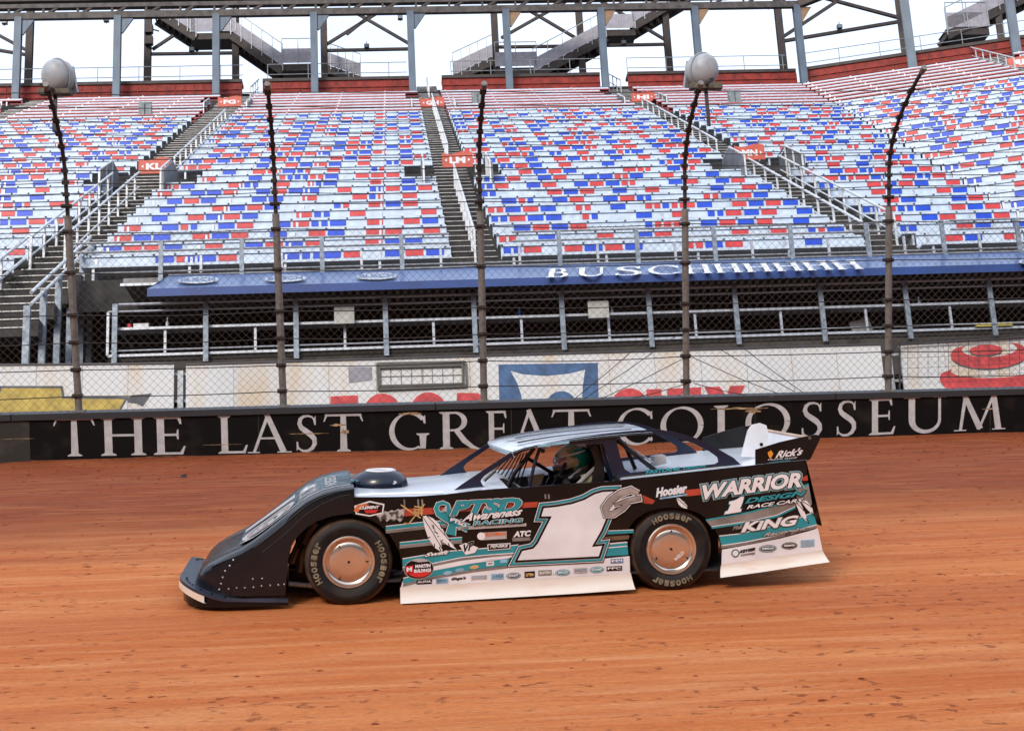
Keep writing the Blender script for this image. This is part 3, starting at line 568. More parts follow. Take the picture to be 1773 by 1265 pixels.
# ---------------------------------------------------------------- grandstand
NR = 31
stand = thing('grandstand', 'steep stepped grandstand filling the background behind the fence', 'grandstand', S(0, FR, 0))
def steps(fn, ulo, uhi, r0, r1):
    m = MB(); rows = []
    for r in range(r0, r1 + 1):
        for rr, dz in ((r - .42, -1), (r - .42, 0)):
            lo, hi = ulo(r), uhi(r); 
            rows.append([fn(lo, r, dz * RISE, rr - r), fn(hi, r, dz * RISE, rr - r)])
    rows.append([fn(ulo(r1), r1, 0, .6), fn(uhi(r1), r1, 0, .6)]); m.grid(rows); return m
def Sf(u, r, h, dr): return S0 + SU * u + SN * ((r + dr) * TREAD) + Z3 * (r * RISE + h)
def Ef(u, r, h, dr): return Sf(kink(r), r, h, dr) + EU * u
steps(Sf, lambda r: -34, lambda r: kink(r), 0, NR + 2).build('straight_steps', CONC, stand)
steps(Ef, lambda r: 0, lambda r: 26, 0, NR + 2).build('curved_steps', CONC, stand)
m = MB(); m.box(lambda x, y, z: SP(x, y * TREAD, z), (uL + .15, FR, -RISE * .62 - .10), (16, -.42, -RISE * .62)); m.build('front_walkway', mat('aluminium_deck', (.20, .20, .20), .6, .3, .2, 4), stand)
m = MB(); m.box(lambda x, y, z: SP(x, y * TREAD, z), (uL + .1, FR - .03, -RISE * .62 - .17), (16, FR, -RISE * .62 - .115)); m.build('front_nosing', ALU, stand)
m = MB(); m.box(lambda x, y, z: SP(x, y, z), (-7.6, 2.4, -5), (uL + 2, 2.5, 1.3)); m.build('dark_opening', DARK, stand)  # near-black sheet: the shade inside the opening is put into its colour
AIS = [(-17.0, -15.7), (-7.75, -6.25), (1.65, 2.75), (10.9, 12.1)]
AISW = lambda k, r: AIS[k]
blocks = [(-26, -17.0, 'at far left'), (-15.7, -7.75, 'left of the KL aisle'), (-6.25, 1.65, 'between KL and LM aisles'), (2.75, 10.9, 'right of the LM aisle'), (12.1, None, 'before the bend at right')]
SEAT = .45
def bench(fn, a, b, r, where, red, aim):
    """one aluminium bench: seat plank, backrest with its row of coloured seat backs, brackets"""
    if r < 0: return
    if red: lab = '%s bench row from the front, faded red with white rails, %s' % (ORD[r + 1], where)
    else: lab = '%s white, red and blue bench row from the front, %s' % (ORD[r + 1], where)
    t = thing('bleacher_bench', lab, 'bench', fn((a + b) / 2, r, 0), 'bleacher benches of the grandstand')
    F3 = lambda x, y, z: fn(x, r, z) + (SN if fn is S else EN) * y
    m = MB(); m.box(F3, (a, -.16, .40), (b, .14, .445)); m.build('seat_plank', BENCHW if not red else BENCHR2, t)
    m = MB()
    if not red: m.box(F3, (a, .20, .46), (b, .235, .727), 0)
    m.box(F3, (a, .17, .748 if not red else .60), (b, .25, .788 if not red else .665), 0)
    mats = [BENCHW, BENCHR, BENCHB, BENCHR2, DARK]
    if red: m.box(F3, (a, .22, .40), (b, .25, .598), 3)
    n = int((b - a) / SEAT); x = a + ((b - a) - n * SEAT) / 2; c = 0; last = 0; run = 0; whites = 0
    k = 0
    while k < n:
        if red: k += 1; continue
        p = random.random()
        col = 0 if p < .33 else (1 if p < .66 else 2)
        if col and col == last and random.random() < .65: col = 3 - col
        if col and run >= 4: col = 0
        if not col and k and last and whites >= 3: col = random.choice((1, 2))
        whites = 0 if col else whites + 1
        run = run + 1 if col else 0; last = col or last
        x0 = x + k * SEAT
        if col:
            if random.random() < .13: 
                m.box(F3, (x0 + .03, .185, .595), (x0 + .20, .20, .722), col); c2 = random.choice((col, 3 - col)); m.box(F3, (x0 + .27, .185, .595), (x0 + .42, .20, .722), c2)
            else: m.box(F3, (x0 + .03, .185, .595), (x0 + SEAT - .03, .20, .722), col)
        k += 1
    if not red:
        for k in range(n + 1): m.box(F3, (x + k * SEAT - .022, .155, .757), (x + k * SEAT + .022, .169, .786), 4)
    m.build('backrest', mats, t)
    k = a + .25
    while k < b: m = MB(); m.plate(lambda y, z, q: F3(k + q, y, z), [[(-.12, 0), (.24, 0), (.20, .39), (.20, .70), (.17, .70), (.16, .40), (-.12, .40)]], -.028, .028); m.build('leg', ALU, t); k += 2.03
for bi, (a, b, wh) in enumerate(blocks):
    for r in range(0, NR):
        red = r >= 23; bb = kink(r) - .01 if b is None else b; aa = a
        # skip what the frame never shows
        if bi == 0 and r < 20: continue
        if bi == 1: aa = max(aa, -12.5 - r * .30)
        vom = r in (10,) 
        if r in (9, 10): # missing places beside the stairwell openings
            if b is not None: bb -= .9
            aa += .9 if bi > 1 else 0
        if r in (28, 29): bb = bb - .6 if b is not None else bb
        bench(S, aa, bb, r, wh, red, 0)
for r in range(0, NR):
    bench(E, .01, 8.3 if r > 12 else (5 if r > 4 else 2.5), r, 'in the curved right block', r >= 23, 0)
for r in range(27, NR): bench(E, 9.9, 12.0, r, 'beyond the far right stairs', True, 0)
# stairs, their half steps, and rails
STEPM = mat('aisle_step', (.04, .038, .037), .8, 0, .3, 4); NOS = mat('aluminium_nosing', (.42, .42, .42), .45, .4, .2, 6)
names = ['at far left', 'of the KL aisle', 'of the LM aisle with the white centre rail', 'of the third aisle right of the LM sign']
def stair(fn, u0, u1, r0, r1, lab):
    t = thing('aisle_stairs', lab, 'stairs', fn((u0 + u1) / 2, r0, 0)); a = MB(); b = MB(); nn = SN if fn is S else EN
    for r in range(r0, r1):
        for k in (0, 1):
            z1 = k * RISE / 2; y0 = (-.42 + k * .5) * TREAD
            F3 = lambda x, y, z: fn(x, r, z) + nn * y
            if k: a = MB(); a.box(F3, (u0 + .04, y0, .004), (u1 - .04, (.58) * TREAD - .004, z1)); a.build('step', STEPM, t)
            b = MB(); b.box(F3, (u0 + .04, y0 - .02, z1 - .016 + .004), (u1 - .04, y0 + .05, z1 + .008)); b.build('nosing', NOS, t)
stair(S, *AIS[0], 12, NR + 1, 'short stretch of aisle stairs high at the far left edge')
stair(S, *AIS[1], -3, NR + 1, 'long aisle stairs under the KL sign running down past the front row')
stair(S, *AIS[2], -1, NR + 4, 'aisle stairs under the LM sign with a white centre rail')
stair(S, *AIS[3], -1, NR + 1, 'aisle stairs right of centre running up to the third orange sign')
stair(E, 8.4, 9.8, 20, NR + 1, 'aisle stairs high in the curved block at the right edge')
def handrail(fn, u, r0, r1, lab, dark=False, step=1, two=True, h=.95):
    mt = mat('white_handrail_paint', (.62, .65, .68), .45, .1, .15, 8) if not dark else GALV; t = thing('handrail', lab, 'handrail', fn(u, r0, 0))
    m = MB(); m.tube([fn(u, r0, h), fn(u, r1, h)], .032, 8)
    m.build('rail', mt, t, True)
    if two: m = MB(); m.tube([fn(u, r0, h * .52), fn(u, r1, h * .52)], .022, 6); m.build('mid_rail', mt, t, True)
    r = r0
    while r <= r1 + .01:
        m = MB(); a = fn(u, r, h); m.bar(fn(u, math.floor(r + .42) if fn else 0, 0) * 0 + Vector((a.x, a.y, a.z - h - .15)), a, .05); m.build('post', mt, t); r += step
handrail(S, -6.35, 11, 22, 'white handrail on the upper right side of the KL aisle')
handrail(S, -7.65, 1, 8.5, 'white handrail on the left side of the lower KL aisle'); handrail(S, -6.9, 1, 8.6, 'white handrail down the middle of the lower KL aisle')
handrail(S, 2.2, .5, 8.7, 'white centre handrail of the lower LM aisle', two=True); handrail(S, 2.2, 12.4, 26, 'white centre handrail of the upper LM aisle'); handrail(S, 2.2, 30, 33, 'short white rail at the top of the LM aisle')
handrail(S, 11.0, 12, 23, 'white handrail of the upper third aisle right of centre'); handrail(S, 10.95, 0, 8.5, 'left handrail of the lower third aisle right of centre'); handrail(S, 12.0, 1, 8.8, 'right handrail of the lower third aisle right of centre')
handrail(S, -6.3, 30, 33.5, 'dark grey rail at the very top of the KL aisle', True); handrail(S, 11.5, 30, 34, 'dark grey rail at the very top of the third aisle', True); handrail(E, 8.5, 26, 33, 'white rail at the top of the aisle at the right edge')
# lower flight at far left
t = thing('stair_railing', 'pale steel stair railing on tall posts below the KL aisle at left', 'stair railing', S(-7.7, -3.3, 0)); mt = mat('white_handrail_paint', (0, 0, 0))
for nm, u, h in (('rail', -6.3, .95), ('rail', -6.3, .72), ('rail', -7.7, .95), ('mid_rail', -7.7, .5)):
    m = MB(); m.tube([S(u, -3.4, h), S(u, .8, h)], .035, 8); m.build(nm, mt, t, True)
for r in (-3.6, -2.6, -1.6, -.7, .2, .9):
    for u in (-6.3,):
        a = S(u, r, .75); m = MB(); m.box(lambda x, y, z: Vector(a) + SU * x + SN * y + Z3 * z, (-.06, -.05, -3.4 - r * .45), (.06, .05, 0)); m.build('tall_post', mat('blue_grey_galvanised', (0, 0, 0)), t)
for r in (-3.2, -2.0, -.8): 
    a = S(-7.7, r, .95); m = MB(); m.bar(a - Z3 * 1.1, a, .05); m.build('post', mt, t)
m = MB(); m.bar(S(-6.25, -3.3, -1.5), S(-6.25, -1.8, -1.2), .06); m.build('brace', mt, t)
# railing along the front of the stand
fr = thing('guard_railing', 'low galvanised guard railing along the grandstand front above the awning', 'railing', SP(0, FR * TREAD, -RISE * .6))
zz0 = -RISE * .62; GU = FR * TREAD - .02
zt = Spx(650, 408, GU)[1]; zm = Spx(650, 424, GU)[1]
for nm, z in (('top_rail', zt), ('mid_rail', zm)): m = MB(); m.tube([SP(-6.1, GU, z), SP(1.55, GU, z)], .024, 8); m.tube([SP(2.85, GU, z), SP(10.9, GU, z)], .024, 8); m.tube([SP(12.1, GU, z), SP(22, GU, z)], .024, 8); m.build(nm, GALV, fr, True)
m = MB(); m.tube([SP(-6.1, GU, zz0 + .12), SP(20, GU, zz0 + .12)], .015, 6); m.build('foot_rail', GALV, fr)
d = 1.62; u = Spx(279, 430, GU)[0]
while u < 16:
    m = MB(); m.box(lambda x, y, z: SP(x, y, z), (u - .045, GU - .05, zz0 - .1), (u + .045, GU + .0, zt)); m.build('post', STEEL, fr); 
    m = MB(); m.box(lambda x, y, z: SP(x, y, z), (u + .77, GU + .01, zz0 - .05), (u + .82, GU + .06, zz0 + .45)); m.build('short_leg', ALU, fr); u += d
# stairwell openings with their orange aisle signs
def vomitory(u, r, w_, h0, txt, lab, slab, tall, sgx=0, sgz=.5):
    t = thing('stairwell_portal', lab, 'stairwell', S(u, r, 0)); F3 = lambda x, y, z: S(u + x, r, z) + SN * y
    m = MB(); m.box(F3, (-w_ / 2, -.30, -.55), (w_ / 2, -.2, h0)); m.build('dark_doorway', DARK, t)  # dark sheet stands in for the shade inside the stairwell
    for s_ in (-1, 1):
        m = MB(); m.plate(lambda x, z, q: F3(s_ * (w_ / 2 + .02) + q, x, z), [[(-2.1, -1.2), (-.2, -.5), (.6, .2), (.6, tall), (-.35, tall), (-2.1, tall - 1.0)]], 0, .04); m.build('side_wall', mat('grey_steel_sheet', (.17, .19, .21), .5, .3, .2, 4), t)
        m = MB()
        for yy, z0, z1 in ((-2.1, -1.4, tall - .95), (-1.2, -1, tall - .45), (-.36, -.6, tall + .05)): m.bar(F3(s_ * (w_ / 2 - .02), yy, z0), F3(s_ * (w_ / 2 - .02), yy, z1), .05)
        m.tube([F3(s_ * (w_ / 2 - .02), -2.1, tall - .95), F3(s_ * (w_ / 2 - .02), -.36, tall + .05), F3(s_ * (w_ / 2 - .02), .5, tall + .05)], .03, 8); m.build('rail', mat('white_handrail_paint', (0, 0, 0)), t)
    s = thing('aisle_sign', slab, 'sign', F3(0, -.36, h0), 'orange aisle signs'); ww, hs, sx, h0 = .46 if r < 20 else .53, .47, sgx, sgz
    sF3 = lambda x, y, z: F3(x + sx, y, z)
    top = [(ww - 2 * ww * i / 12, h0 + hs + .05 * math.sin(2 * math.pi * i / 12)) for i in range(13)]
    m = MB(); m.plate(lambda x, z, q: sF3(x, -.40 + q, z), [[(-ww, h0), (ww, h0)] + top], 0, .03); m.build('panel', ORANGE, s)
    m = MB(); text_on(m, txt, (-ww * .52, h0 + hs * .26), (ww * .52, h0 + hs * .26), (0, hs * .44), lambda x, y: sF3(x, -.405, y), base=.05)
    for s_ in (-1, 1): m.add([sF3(s_ * ww * .68, -.405, h0 + hs * .6), sF3(s_ * ww * .68, -.405, h0 + hs * .38), sF3(s_ * ww * .84, -.405, h0 + hs * .49)], [(0, 1, 2)])
    m.build('lettering', WHITE, s)
vomitory(-7.0, 9.6, 1.75, .15, 'KL', 'stairwell opening with grey side walls in the KL aisle', 'orange aisle sign reading KL, left of centre', .92, .38, .52)
vomitory(2.25, 9.6, 1.95, .15, 'LM', 'stairwell opening with grey side walls in the LM aisle', 'orange aisle sign reading LM, near centre', .92, .1, .50)
vomitory(11.5, 9.6, 1.75, .15, 'MN', 'stairwell opening with grey side walls in the third aisle', 'orange aisle sign in the third aisle, right of centre', .92, -.25, .52)
vomitory(-6.9, 27.6, 1.9, .15, 'FG', 'upper stairwell opening at the top of the KL aisle', 'high orange aisle sign reading FG', .5, .0, .12)
vomitory(2.2, 26, 1.9, .15, 'GH', 'upper stairwell opening at the top of the LM aisle', 'high orange aisle sign reading GH', .5, .0, .10)
vomitory(11.5, 26.4, 1.9, .15, 'HI', 'upper stairwell opening at the top of the third aisle', 'high orange aisle sign reading HI', .5, .2, .12)
t = thing('aisle_sign', 'high orange aisle sign at the right edge of the curved block', 'sign', E(9.2, 27.5, .3), 'orange aisle signs'); m = MB(); m.box(lambda x, y, z: E(x, 27.5, z) + EN * y, (8.6, -.4, .0), (9.9, -.37, .55)); m.build('panel', ORANGE, t)
m = MB(); text_on(m, 'IJ', (9.0, .14), (9.5, .14), (0, .28), lambda x, y: E(x, 27.5, y) - EN * .405, base=.05); m.build('lettering', WHITE, t)
# grey utility boxes standing in the seats
for u, r, lab in ((-10.0, 24.2, 'small grey utility box among the seats left of the FG sign'), (4.2, 25.5, 'small grey utility box among the seats right of the GH sign'), (15.3, 24.2, 'small grey utility box among the upper right seats')):
    m = MB(); F3 = lambda x, y, z: S(u + x, r, z) + SN * y; m.box(F3, (-.26, -.2, .1), (-.03, .1, .95)); m.box(F3, (.03, -.2, .1), (.26, .1, .9)); m.tube([F3(0, -.1, 0), F3(0, -.1, 1.0)], .05, 8); m.tube([F3(-.28, -.1, .98), F3(.28, -.1, .98)], .03, 8); tag(m.build('utility_box', mat('grey_green_box', (.22, .26, .27), .6, 0, .2, 6)), lab, 'utility box')

# ---------------------------------------------------------------- top of the stand: red barrier, columns, roof structure
def topz(px, py, r=NR + .6): return Spx(px, py, r * TREAD)
RB = (NR + .6)
rb = thing('red_barrier', 'red painted rear barrier wall along the top of the seats', 'barrier', S(0, NR, 0))
z0 = S(0, NR, 0).z - S0.z; z1 = topz(650, 138)[1]
def rbar(fn, nn, a, b, nm):
    m = MB(); F3 = lambda x, y, z: fn(x, NR, 0) + nn * y + Z3 * z
    m.box(F3, (a, .75, -.3), (b, .85, z1 - z0)); 
    for k in range(4): m.box(F3, (a, .70 - .0 * k, .25 + k * .27), (b, .745, .31 + k * .27))
    x = a
    while x < b: m.box(F3, (x, .72, .3), (x + .03, .748, z1 - z0 - .05)); x += .45
    m.build(nm, REDWALL, rb)
    m = MB(); m.box(F3, (a, .68, z1 - z0), (b, 1.5, z1 - z0 + .16)); m.build('coping', STEEL_BR, rb)
for a, b in ((-34, -6.9), (-5.9, 1.5), (2.9, 10.8), (12.2, kink(NR) + .1)): rbar(S, SN, a, b, 'wall_section')
rbar(E, EN, .1, 26, 'wall_section')
# thin railing on top of it
tr = thing('top_railing', 'thin grey pipe railing along the top rear edge of the stand', 'railing', S(0, NR, 2))
def trail(fn, nn, a, b):
    F3 = lambda x, z: fn(x, NR, 0) + nn * 1.3 + Z3 * (z1 - z0 + .16 + z); m = MB()
    for z in (.5, 1.05): m.tube([F3(a, z), F3(b, z)], .022, 5)
    m.build('rail', GALV, tr); x = a
    while x < b: m = MB(); m.tube([F3(x, 0), F3(x, 1.05)], .02, 5); x += 2.0; m.build('baluster', GALV, tr)
for a, b in ((-34, -6.9), (-5.7, 1.2), (3.4, 11), (12.3, kink(NR) - .2)): trail(S, SN, a, b)
trail(E, EN, .1, 20)
# front columns stand at the back row; rear columns beyond the barrier
def col_at(px, py, d): u, z = Spx(px, py, d); return u
zbeam = Spx(650, 22, NR * TREAD)[1]
def column(fn, nn, u, dy, w_, mt, lab, nm, grp, H, brace=True):
    b = fn(u, NR, -.6) + nn * dy; t = thing(nm, lab, 'column', b, grp); F3 = lambda x, y, z: b + (SU if fn is S else EU) * x + nn * y + Z3 * z
    m = MB(); k = .035
    m.box(F3, (-w_ / 2, -w_ / 2, 0), (w_ / 2, -w_ / 2 + k, H)); m.box(F3, (-w_ / 2, w_ / 2 - k, 0), (w_ / 2, w_ / 2, H)); m.box(F3, (-.02 - w_ * .1, -w_ / 2 + k, 0), (.02 + w_ * .1, w_ / 2 - k, H)); m.build('shaft', mt, t)
    m = MB(); m.box(F3, (-w_ * .75, -w_ * .75, 0), (w_ * .75, w_ * .75, .06)); m.build('base_plate', mt, t)
    if brace: m = MB(); m.plate(lambda x, z, q: F3(x, q, z), [[(w_ / 2, H - .9), (w_ / 2 + .08, H - .9), (w_ / 2 + .6, H - .1), (w_ / 2, H - .1)]], -.06, .06); m.build('gusset', mat('tan_gusset', (.28, .17, .09), .6) if fn is E or u > 3 else mt, t)
    return t
fpx = [(28, 150), (210, 150), (380, 150), (549, 145), (715, 145), (880, 145), (1046, 140), (1209, 95), (1390, 120)]
FU = [Spx(x, y, (NR) * TREAD)[0] for x, y in fpx]
print('front columns u', [round(x, 2) for x in FU], 'kink', kink(NR))
cp = (FU[-2] - FU[0]) / 7; Hc = zbeam - (S(0, NR, -.6).z - S0.z)
cn = ['first', 'second', 'third', 'fourth', 'fifth', 'sixth', 'seventh', 'eighth', 'ninth', 'tenth', 'eleventh']
for i in range(9): column(S, SN, FU[0] + i * cp if i < 8 else FU[8], 0, .34, STEEL_BL, '%s blue-grey roof column from the left, foot at the top seats' % cn[i], 'roof_column', 'blue-grey roof columns', Hc)
def Epx(px, py):   # distance along the curved block's top row
    q = hit(px, py, E(0, NR), EN); return (q - E(0, NR)).dot(EU)
for i, px in enumerate((1573, 1756)): u = Epx(px, 60); column(E, EN, u, 0, .42, STEEL_BL, '%s blue-grey roof column from the left, foot at the top seats' % cn[9 + i], 'roof_column', 'blue-grey roof columns', Hc + 2.5, False)
rpx = [(51, 'first'), (256, 'second'), (408, 'third'), (561, 'fourth'), (858, 'fifth'), (1006, 'sixth'), (1156, 'seventh'), (1353, 'eighth')]
for px, c in rpx:
    u = Spx(px, 80, (NR + 3) * TREAD)[0]; column(S, SN, u, 3 * TREAD, .34, STEEL_BR, '%s dark brown rear column from the left, beyond the barrier' % c, 'rear_column', 'dark brown rear columns', Hc + 4.2, False)
for px, c in ((1560, 'ninth'), (1730, 'tenth')):
    q = hit(px, 40, E(0, NR) + EN * 3, EN) - E(0, NR); column(E, EN, q.dot(EU), 3.0, .34, STEEL_BR, '%s dark brown rear column from the left, beyond the barrier' % c, 'rear_column', 'dark brown rear columns', Hc + 6, False)
# cross bracing between rear columns
RD = (NR + 3) * TREAD
def seg(a, b, d): return SP(*[*Spx(*a, d)][:1], d, Spx(*a, d)[1]), SP(Spx(*b, d)[0], d, Spx(*b, d)[1])
def rod(name, lab, segs, d, wd, mt, cat, grp=None):
    pts = [(SP(Spx(*a, d)[0], d, Spx(*a, d)[1]), SP(Spx(*b, d)[0], d, Spx(*b, d)[1])) for a, b in segs]
    m = MB()
    for a, b in pts: m.bar(a, b, wd, wd)
    return tag(m.build(name, mt), lab, cat, grp)
BR = 'dark steel braces between the rear columns'
rod('cross_brace', 'dark brace set and flood lamp beam beside the first rear column at left edge', [((-60, 78), (51, 96)), ((-60, 30), (51, 90))], RD, .14, STEEL_BR, 'brace', BR)
rod('cross_brace', 'dark horizontal beam and short diagonal between second and third rear columns', [((256, 94), (408, 92)), ((264, 86), (300, 62)), ((290, 36), (408, 60))], RD, .14, STEEL_BR, 'brace', BR)
rod('cross_brace', 'dark X-shaped brace left of the tall column near the top centre', [((561, 88), (712, 85)), ((561, 80), (690, 0)), ((615, 22), (712, 78)), ((600, 60), (650, 20))], RD, .14, STEEL_BR, 'brace', BR)
rod('cross_brace', 'dark X-shaped brace right of the fifth rear column', [((858, 82), (1006, 80)), ((868, 66), (985, 0)), ((905, 12), (1000, 68))], RD, .14, STEEL_BR, 'brace', BR)
rod('cross_brace', 'dark X-shaped brace between sixth and seventh rear columns', [((1006, 80), (1156, 77)), ((1040, 2), (1156, 72))], RD, .14, STEEL_BR, 'brace', BR)
rod('cross_brace', 'dark sloping beam with crossed braces right of the second domed housing', [((1353, 72), (1556, 38)), ((1356, 64), (1450, 2)), ((1420, -5), (1556, 31))], RD, .16, STEEL_BR, 'brace', BR)
# roof truss across the top
rt = thing('roof_truss', 'dark horizontal roof truss crossing the top of the picture', 'truss', S(0, NR, Hc - .6))
m = MB()
for d, yy0, yy1, wd in ((NR * TREAD, 30, 4, .34), (NR * TREAD, 12, -22, .22)):
    a = SP(Spx(-80, yy0 + 2, d)[0], d, Spx(-80, yy0 + 2, d)[1]); pts = []
    zz = Spx(650, (20 if yy0 == 30 else 3), d)[1]; m.bar(SP(-24, d, zz), SP(kink(NR) + .5, d, zz), wd * .7, wd)
m.build('chord', mat('grey_brown_chord', (.075, .065, .06), .6, .1, .3, 3), rt)
zlo = Spx(650, 20, NR * TREAD)[1]; zhi = Spx(650, 3, NR * TREAD)[1]
x = -23
while x < kink(NR): m = MB(); m.bar(SP(x, NR * TREAD, zlo), SP(x, NR * TREAD, zhi), .1); m.bar(SP(x, NR * TREAD, zlo), SP(x + .8, NR * TREAD, zhi), .12); m.build('web_member', STEEL_BR, rt); x += 1.65
m = MB(); m.box(lambda x, y, z: SP(x, NR * TREAD + y, z), (-24, -.1, zhi + .25), (kink(NR) - 3, .9, zhi + .6)); m.build('deck_underside', STEEL_BR, rt)
m = MB(); a = S(kink(NR) + .4, NR, 0); zq = zlo + S0.z; m.bar(Vector((a.x, a.y, zq)), E(20, NR, 0) * 1 + Z3 * (zq - E(20, NR, 0).z + 5), .35); m.build('curved_chord', STEEL_BR, rt)
# flood lamps
def lamp(px, py, lab, d=RD - .4):
    u, z = Spx(px, py, d); t = thing('flood_lamp', lab, 'lamp', SP(u, d, z), 'small flood lamps on the roof steelwork'); F3 = lambda x, y, zz: SP(u + x, d + y, z + zz)
    m = MB(); m.box(F3, (-.13, -.1, 0), (.13, .12, .22)); m.build('housing', mat('dark_lamp_housing', (.05, .055, .07), .5), t); m = MB(); m.box(F3, (-.11, -.115, .02), (.11, -.1, .19)); m.build('lens', mat('lamp_glass', (.2, .22, .25), .2), t); m = MB(); m.bar(F3(0, 0, -.1), F3(0, 0, .0), .04); m.bar(F3(0, 0, .2), F3(0, 0, .4), .03); m.build('mount', DARK, t)
for a in ((8, 42, 'flood lamp hanging at the far top left'), (184, 38, 'flood lamp under the truss near the second column'), (332, 90, 'flood lamp standing on the beam left of the stair flight'), (635, 84, 'flood lamp standing on the beam left of top centre'), (693, 34, 'flood lamp hanging just left of the fifth column'), (1080, 78, 'flood lamp on the beam right of centre'), (1454, 50, 'flood lamp on the sloping beam at upper right'), (1330, 14, 'flood lamp under the truss at upper right')): lamp(*a)
m = MB(); d = RD - .3
for k, (px, py) in enumerate(((258, 50), (258, 70))): u, z = Spx(px, py, d); m.box(lambda x, y, zz: SP(u + x, d + y, z + zz), (-.2, -.15, -.25), (.2, .15, .2))
m.bar(SP(u + .2, d, z + .6), SP(u + .5, d, z + .5), .06); tag(m.build('electrical_box', STEEL_BR), 'pair of brown electrical boxes on the second rear column', 'electrical box')
# exit stair flights behind the stand
def flight(lab, A, B, land, d, up):
    """sloping stair from A (high) to B (low) in the picture, standing d metres back, 2.4 m wide"""
    t = thing('exit_stair', lab, 'stairway', SP(Spx(*B, d)[0], d, Spx(*B, d)[1]))
    (ua, za), (ub, zb) = Spx(*A, d), Spx(*B, d); n = max(6, int(abs(za - zb) / .22)); W_ = 1.2
    for s_ in (0, W_): m = MB(); m.bar(SP(ua, d + s_, za), SP(ub, d + s_, zb), .12, .42); m.build('stringer', STEEL_BR, t)
    m = MB()
    for i in range(n):
        u = ua + (ub - ua) * i / n; z = za + (zb - za) * i / n; du = (ub - ua) / n; m.box(lambda x, y, zz: SP(x, y, zz), (min(u, u + du), d, z + .12), (max(u, u + du), d + W_, z + .17)); m.box(lambda x, y, zz: SP(x, y, zz), (u - .015, d, z + (zb - za) / n + .12), (u + .015, d + W_, z + .12))
    m.build('tread', mat('rust_brown_tread', (.10, .055, .035), .7, 0, .3, 4), t)
    m = MB(); m.plate(lambda x, z, q: SP(x, d - .08 + q, z), [[(ua, za + .25), (ub, zb + .25), (ub, zb + .95), (ua, za + .95)]], 0, .02); m.build('side_panel', mat('grey_mesh_panel', (.36, .35, .40), .6, 0, .1, 4), t)
    m = MB(); m.bar(SP(ua, d - .1, za + 1.5), SP(ub, d - .1, zb + 1.5), .04)
    for i in range(6): u = ua + (ub - ua) * i / 5; z = za + (zb - za) * i / 5; m.bar(SP(u, d - .1, z), SP(u, d - .1, z + 1.5), .04)
    m.build('handrail', GALV, t)
    if land:
        (u1, z1_), (u2, z2_) = Spx(*land[0], d), Spx(*land[1], d)
        m = MB(); m.box(lambda x, y, z: SP(x, y, z), (min(u1, u2), d, z1_ - .35), (max(u1, u2), d + W_, z1_)); m.build('landing', STEEL_BR, t)
        m = MB(); m.box(lambda x, y, z: SP(x, y, z), (min(u1, u2), d - .08, z1_ + .05), (max(u1, u2), d - .06, z1_ + .85)); m.build('landing_panel', mat('grey_mesh_panel', (0, 0, 0)), t)
        m = MB(); m.bar(SP(min(u1, u2), d - .1, z1_ + 1.4), SP(max(u1, u2), d - .1, z1_ + 1.4), .04)
        for q in (0, .5, 1): u = u1 + (u2 - u1) * q; m.bar(SP(u, d - .1, z1_), SP(u, d - .1, z1_ + 1.4), .04)
        m.build('landing_rail', GALV, t)
SD = (NR + 1.9) * TREAD
flight('brown exit stair descending rightwards behind the upper left columns', (265, 18), (340, 66), ((330, 58), (408, 60)), SD + 1, 1)
flight('lower flight of the brown exit stair ending at the landing left of centre', (400, 62), (490, 124), ((488, 112), (545, 112)), SD + 1, 1)
flight('short dark exit flight going down right of the left landing', (560, 118), (625, 140), None, SD + 3, 1)
flight('brown exit stair climbing rightwards right of centre', (1050, 66), (925, 132), ((858, 118), (930, 116)), SD + 1, 1)
flight('upper flight of the brown exit stair at upper centre right', (1200, -14), (1095, 48), ((1040, 52), (1100, 50)), SD + 1, 1)
flight('short exit flight below the landing right of the LM aisle top', (858, 104), (785, 138), None, SD + 3, 1)
flight('brown exit stair at the top right corner', (1790, -10), (1640, 62), ((1640, 50), (1712, 48)), SD - 2.5, 1)

# ---------------------------------------------------------------- the race car
# body frame: x from nose to tail, y away from the camera, z up; the body rolls about 4 degrees away from the wall side
CU_, _ = basis(R(8.0)); CV = _ * math.cos(BANK) + Z3 * math.sin(BANK)
BY = (CR * -.13 + CU * .01 + CF * .99).normalized(); BX = (CU_ - BY * CU_.dot(BY)).normalized(); BZ = BX.cross(BY)
W = 1.78
def B(x, y, z): return O + BX * x + BY * y + BZ * z
def bpx(px, py, y=0.0):
    q = hit(px, py, B(0, y, 0), BY) - B(0, 0, 0); return q.dot(BX), q.dot(BZ)
def bl(pts, y=0.0): return [bpx(a, b, y) for a, b in pts]
BM = Matrix(((BX.x, BY.x, BZ.x, O.x), (BX.y, BY.y, BZ.y, O.y), (BX.z, BY.z, BZ.z, O.z), (0, 0, 0, 1)))
car = thing('race_car', 'black, white and teal dirt-track race car numbered 1G, side on', 'race car', BM)
GLB = mat('gloss_black_bodywork', (.006, .0055, .006), .12, 0, .3, 3, spec=.30, coat=.12)
NAVY = mat('dark_navy_bodywork', (.006, .012, .032), .25, 0, .2, 3, spec=.4, coat=.15)
NOSE = mat('satin_black_plastic', (.006, .007, .010), .24, 0, .25, 2.5, spec=.42)
CWH = mat('gloss_white_bodywork', (.72, .73, .77), .22, 0, .08, 3, coat=.4)
CSK = mat('cream_skirt_plastic', (.70, .65, .59), .4, 0, .12, 3, stretch=(.7, 1, 4), col2=(.60, .44, .32), thr=(.5, .78), detail=8)
DECK = mat('polished_white_deck', (.74, .80, .88), .2, .0, .08, 1.5, coat=.4)
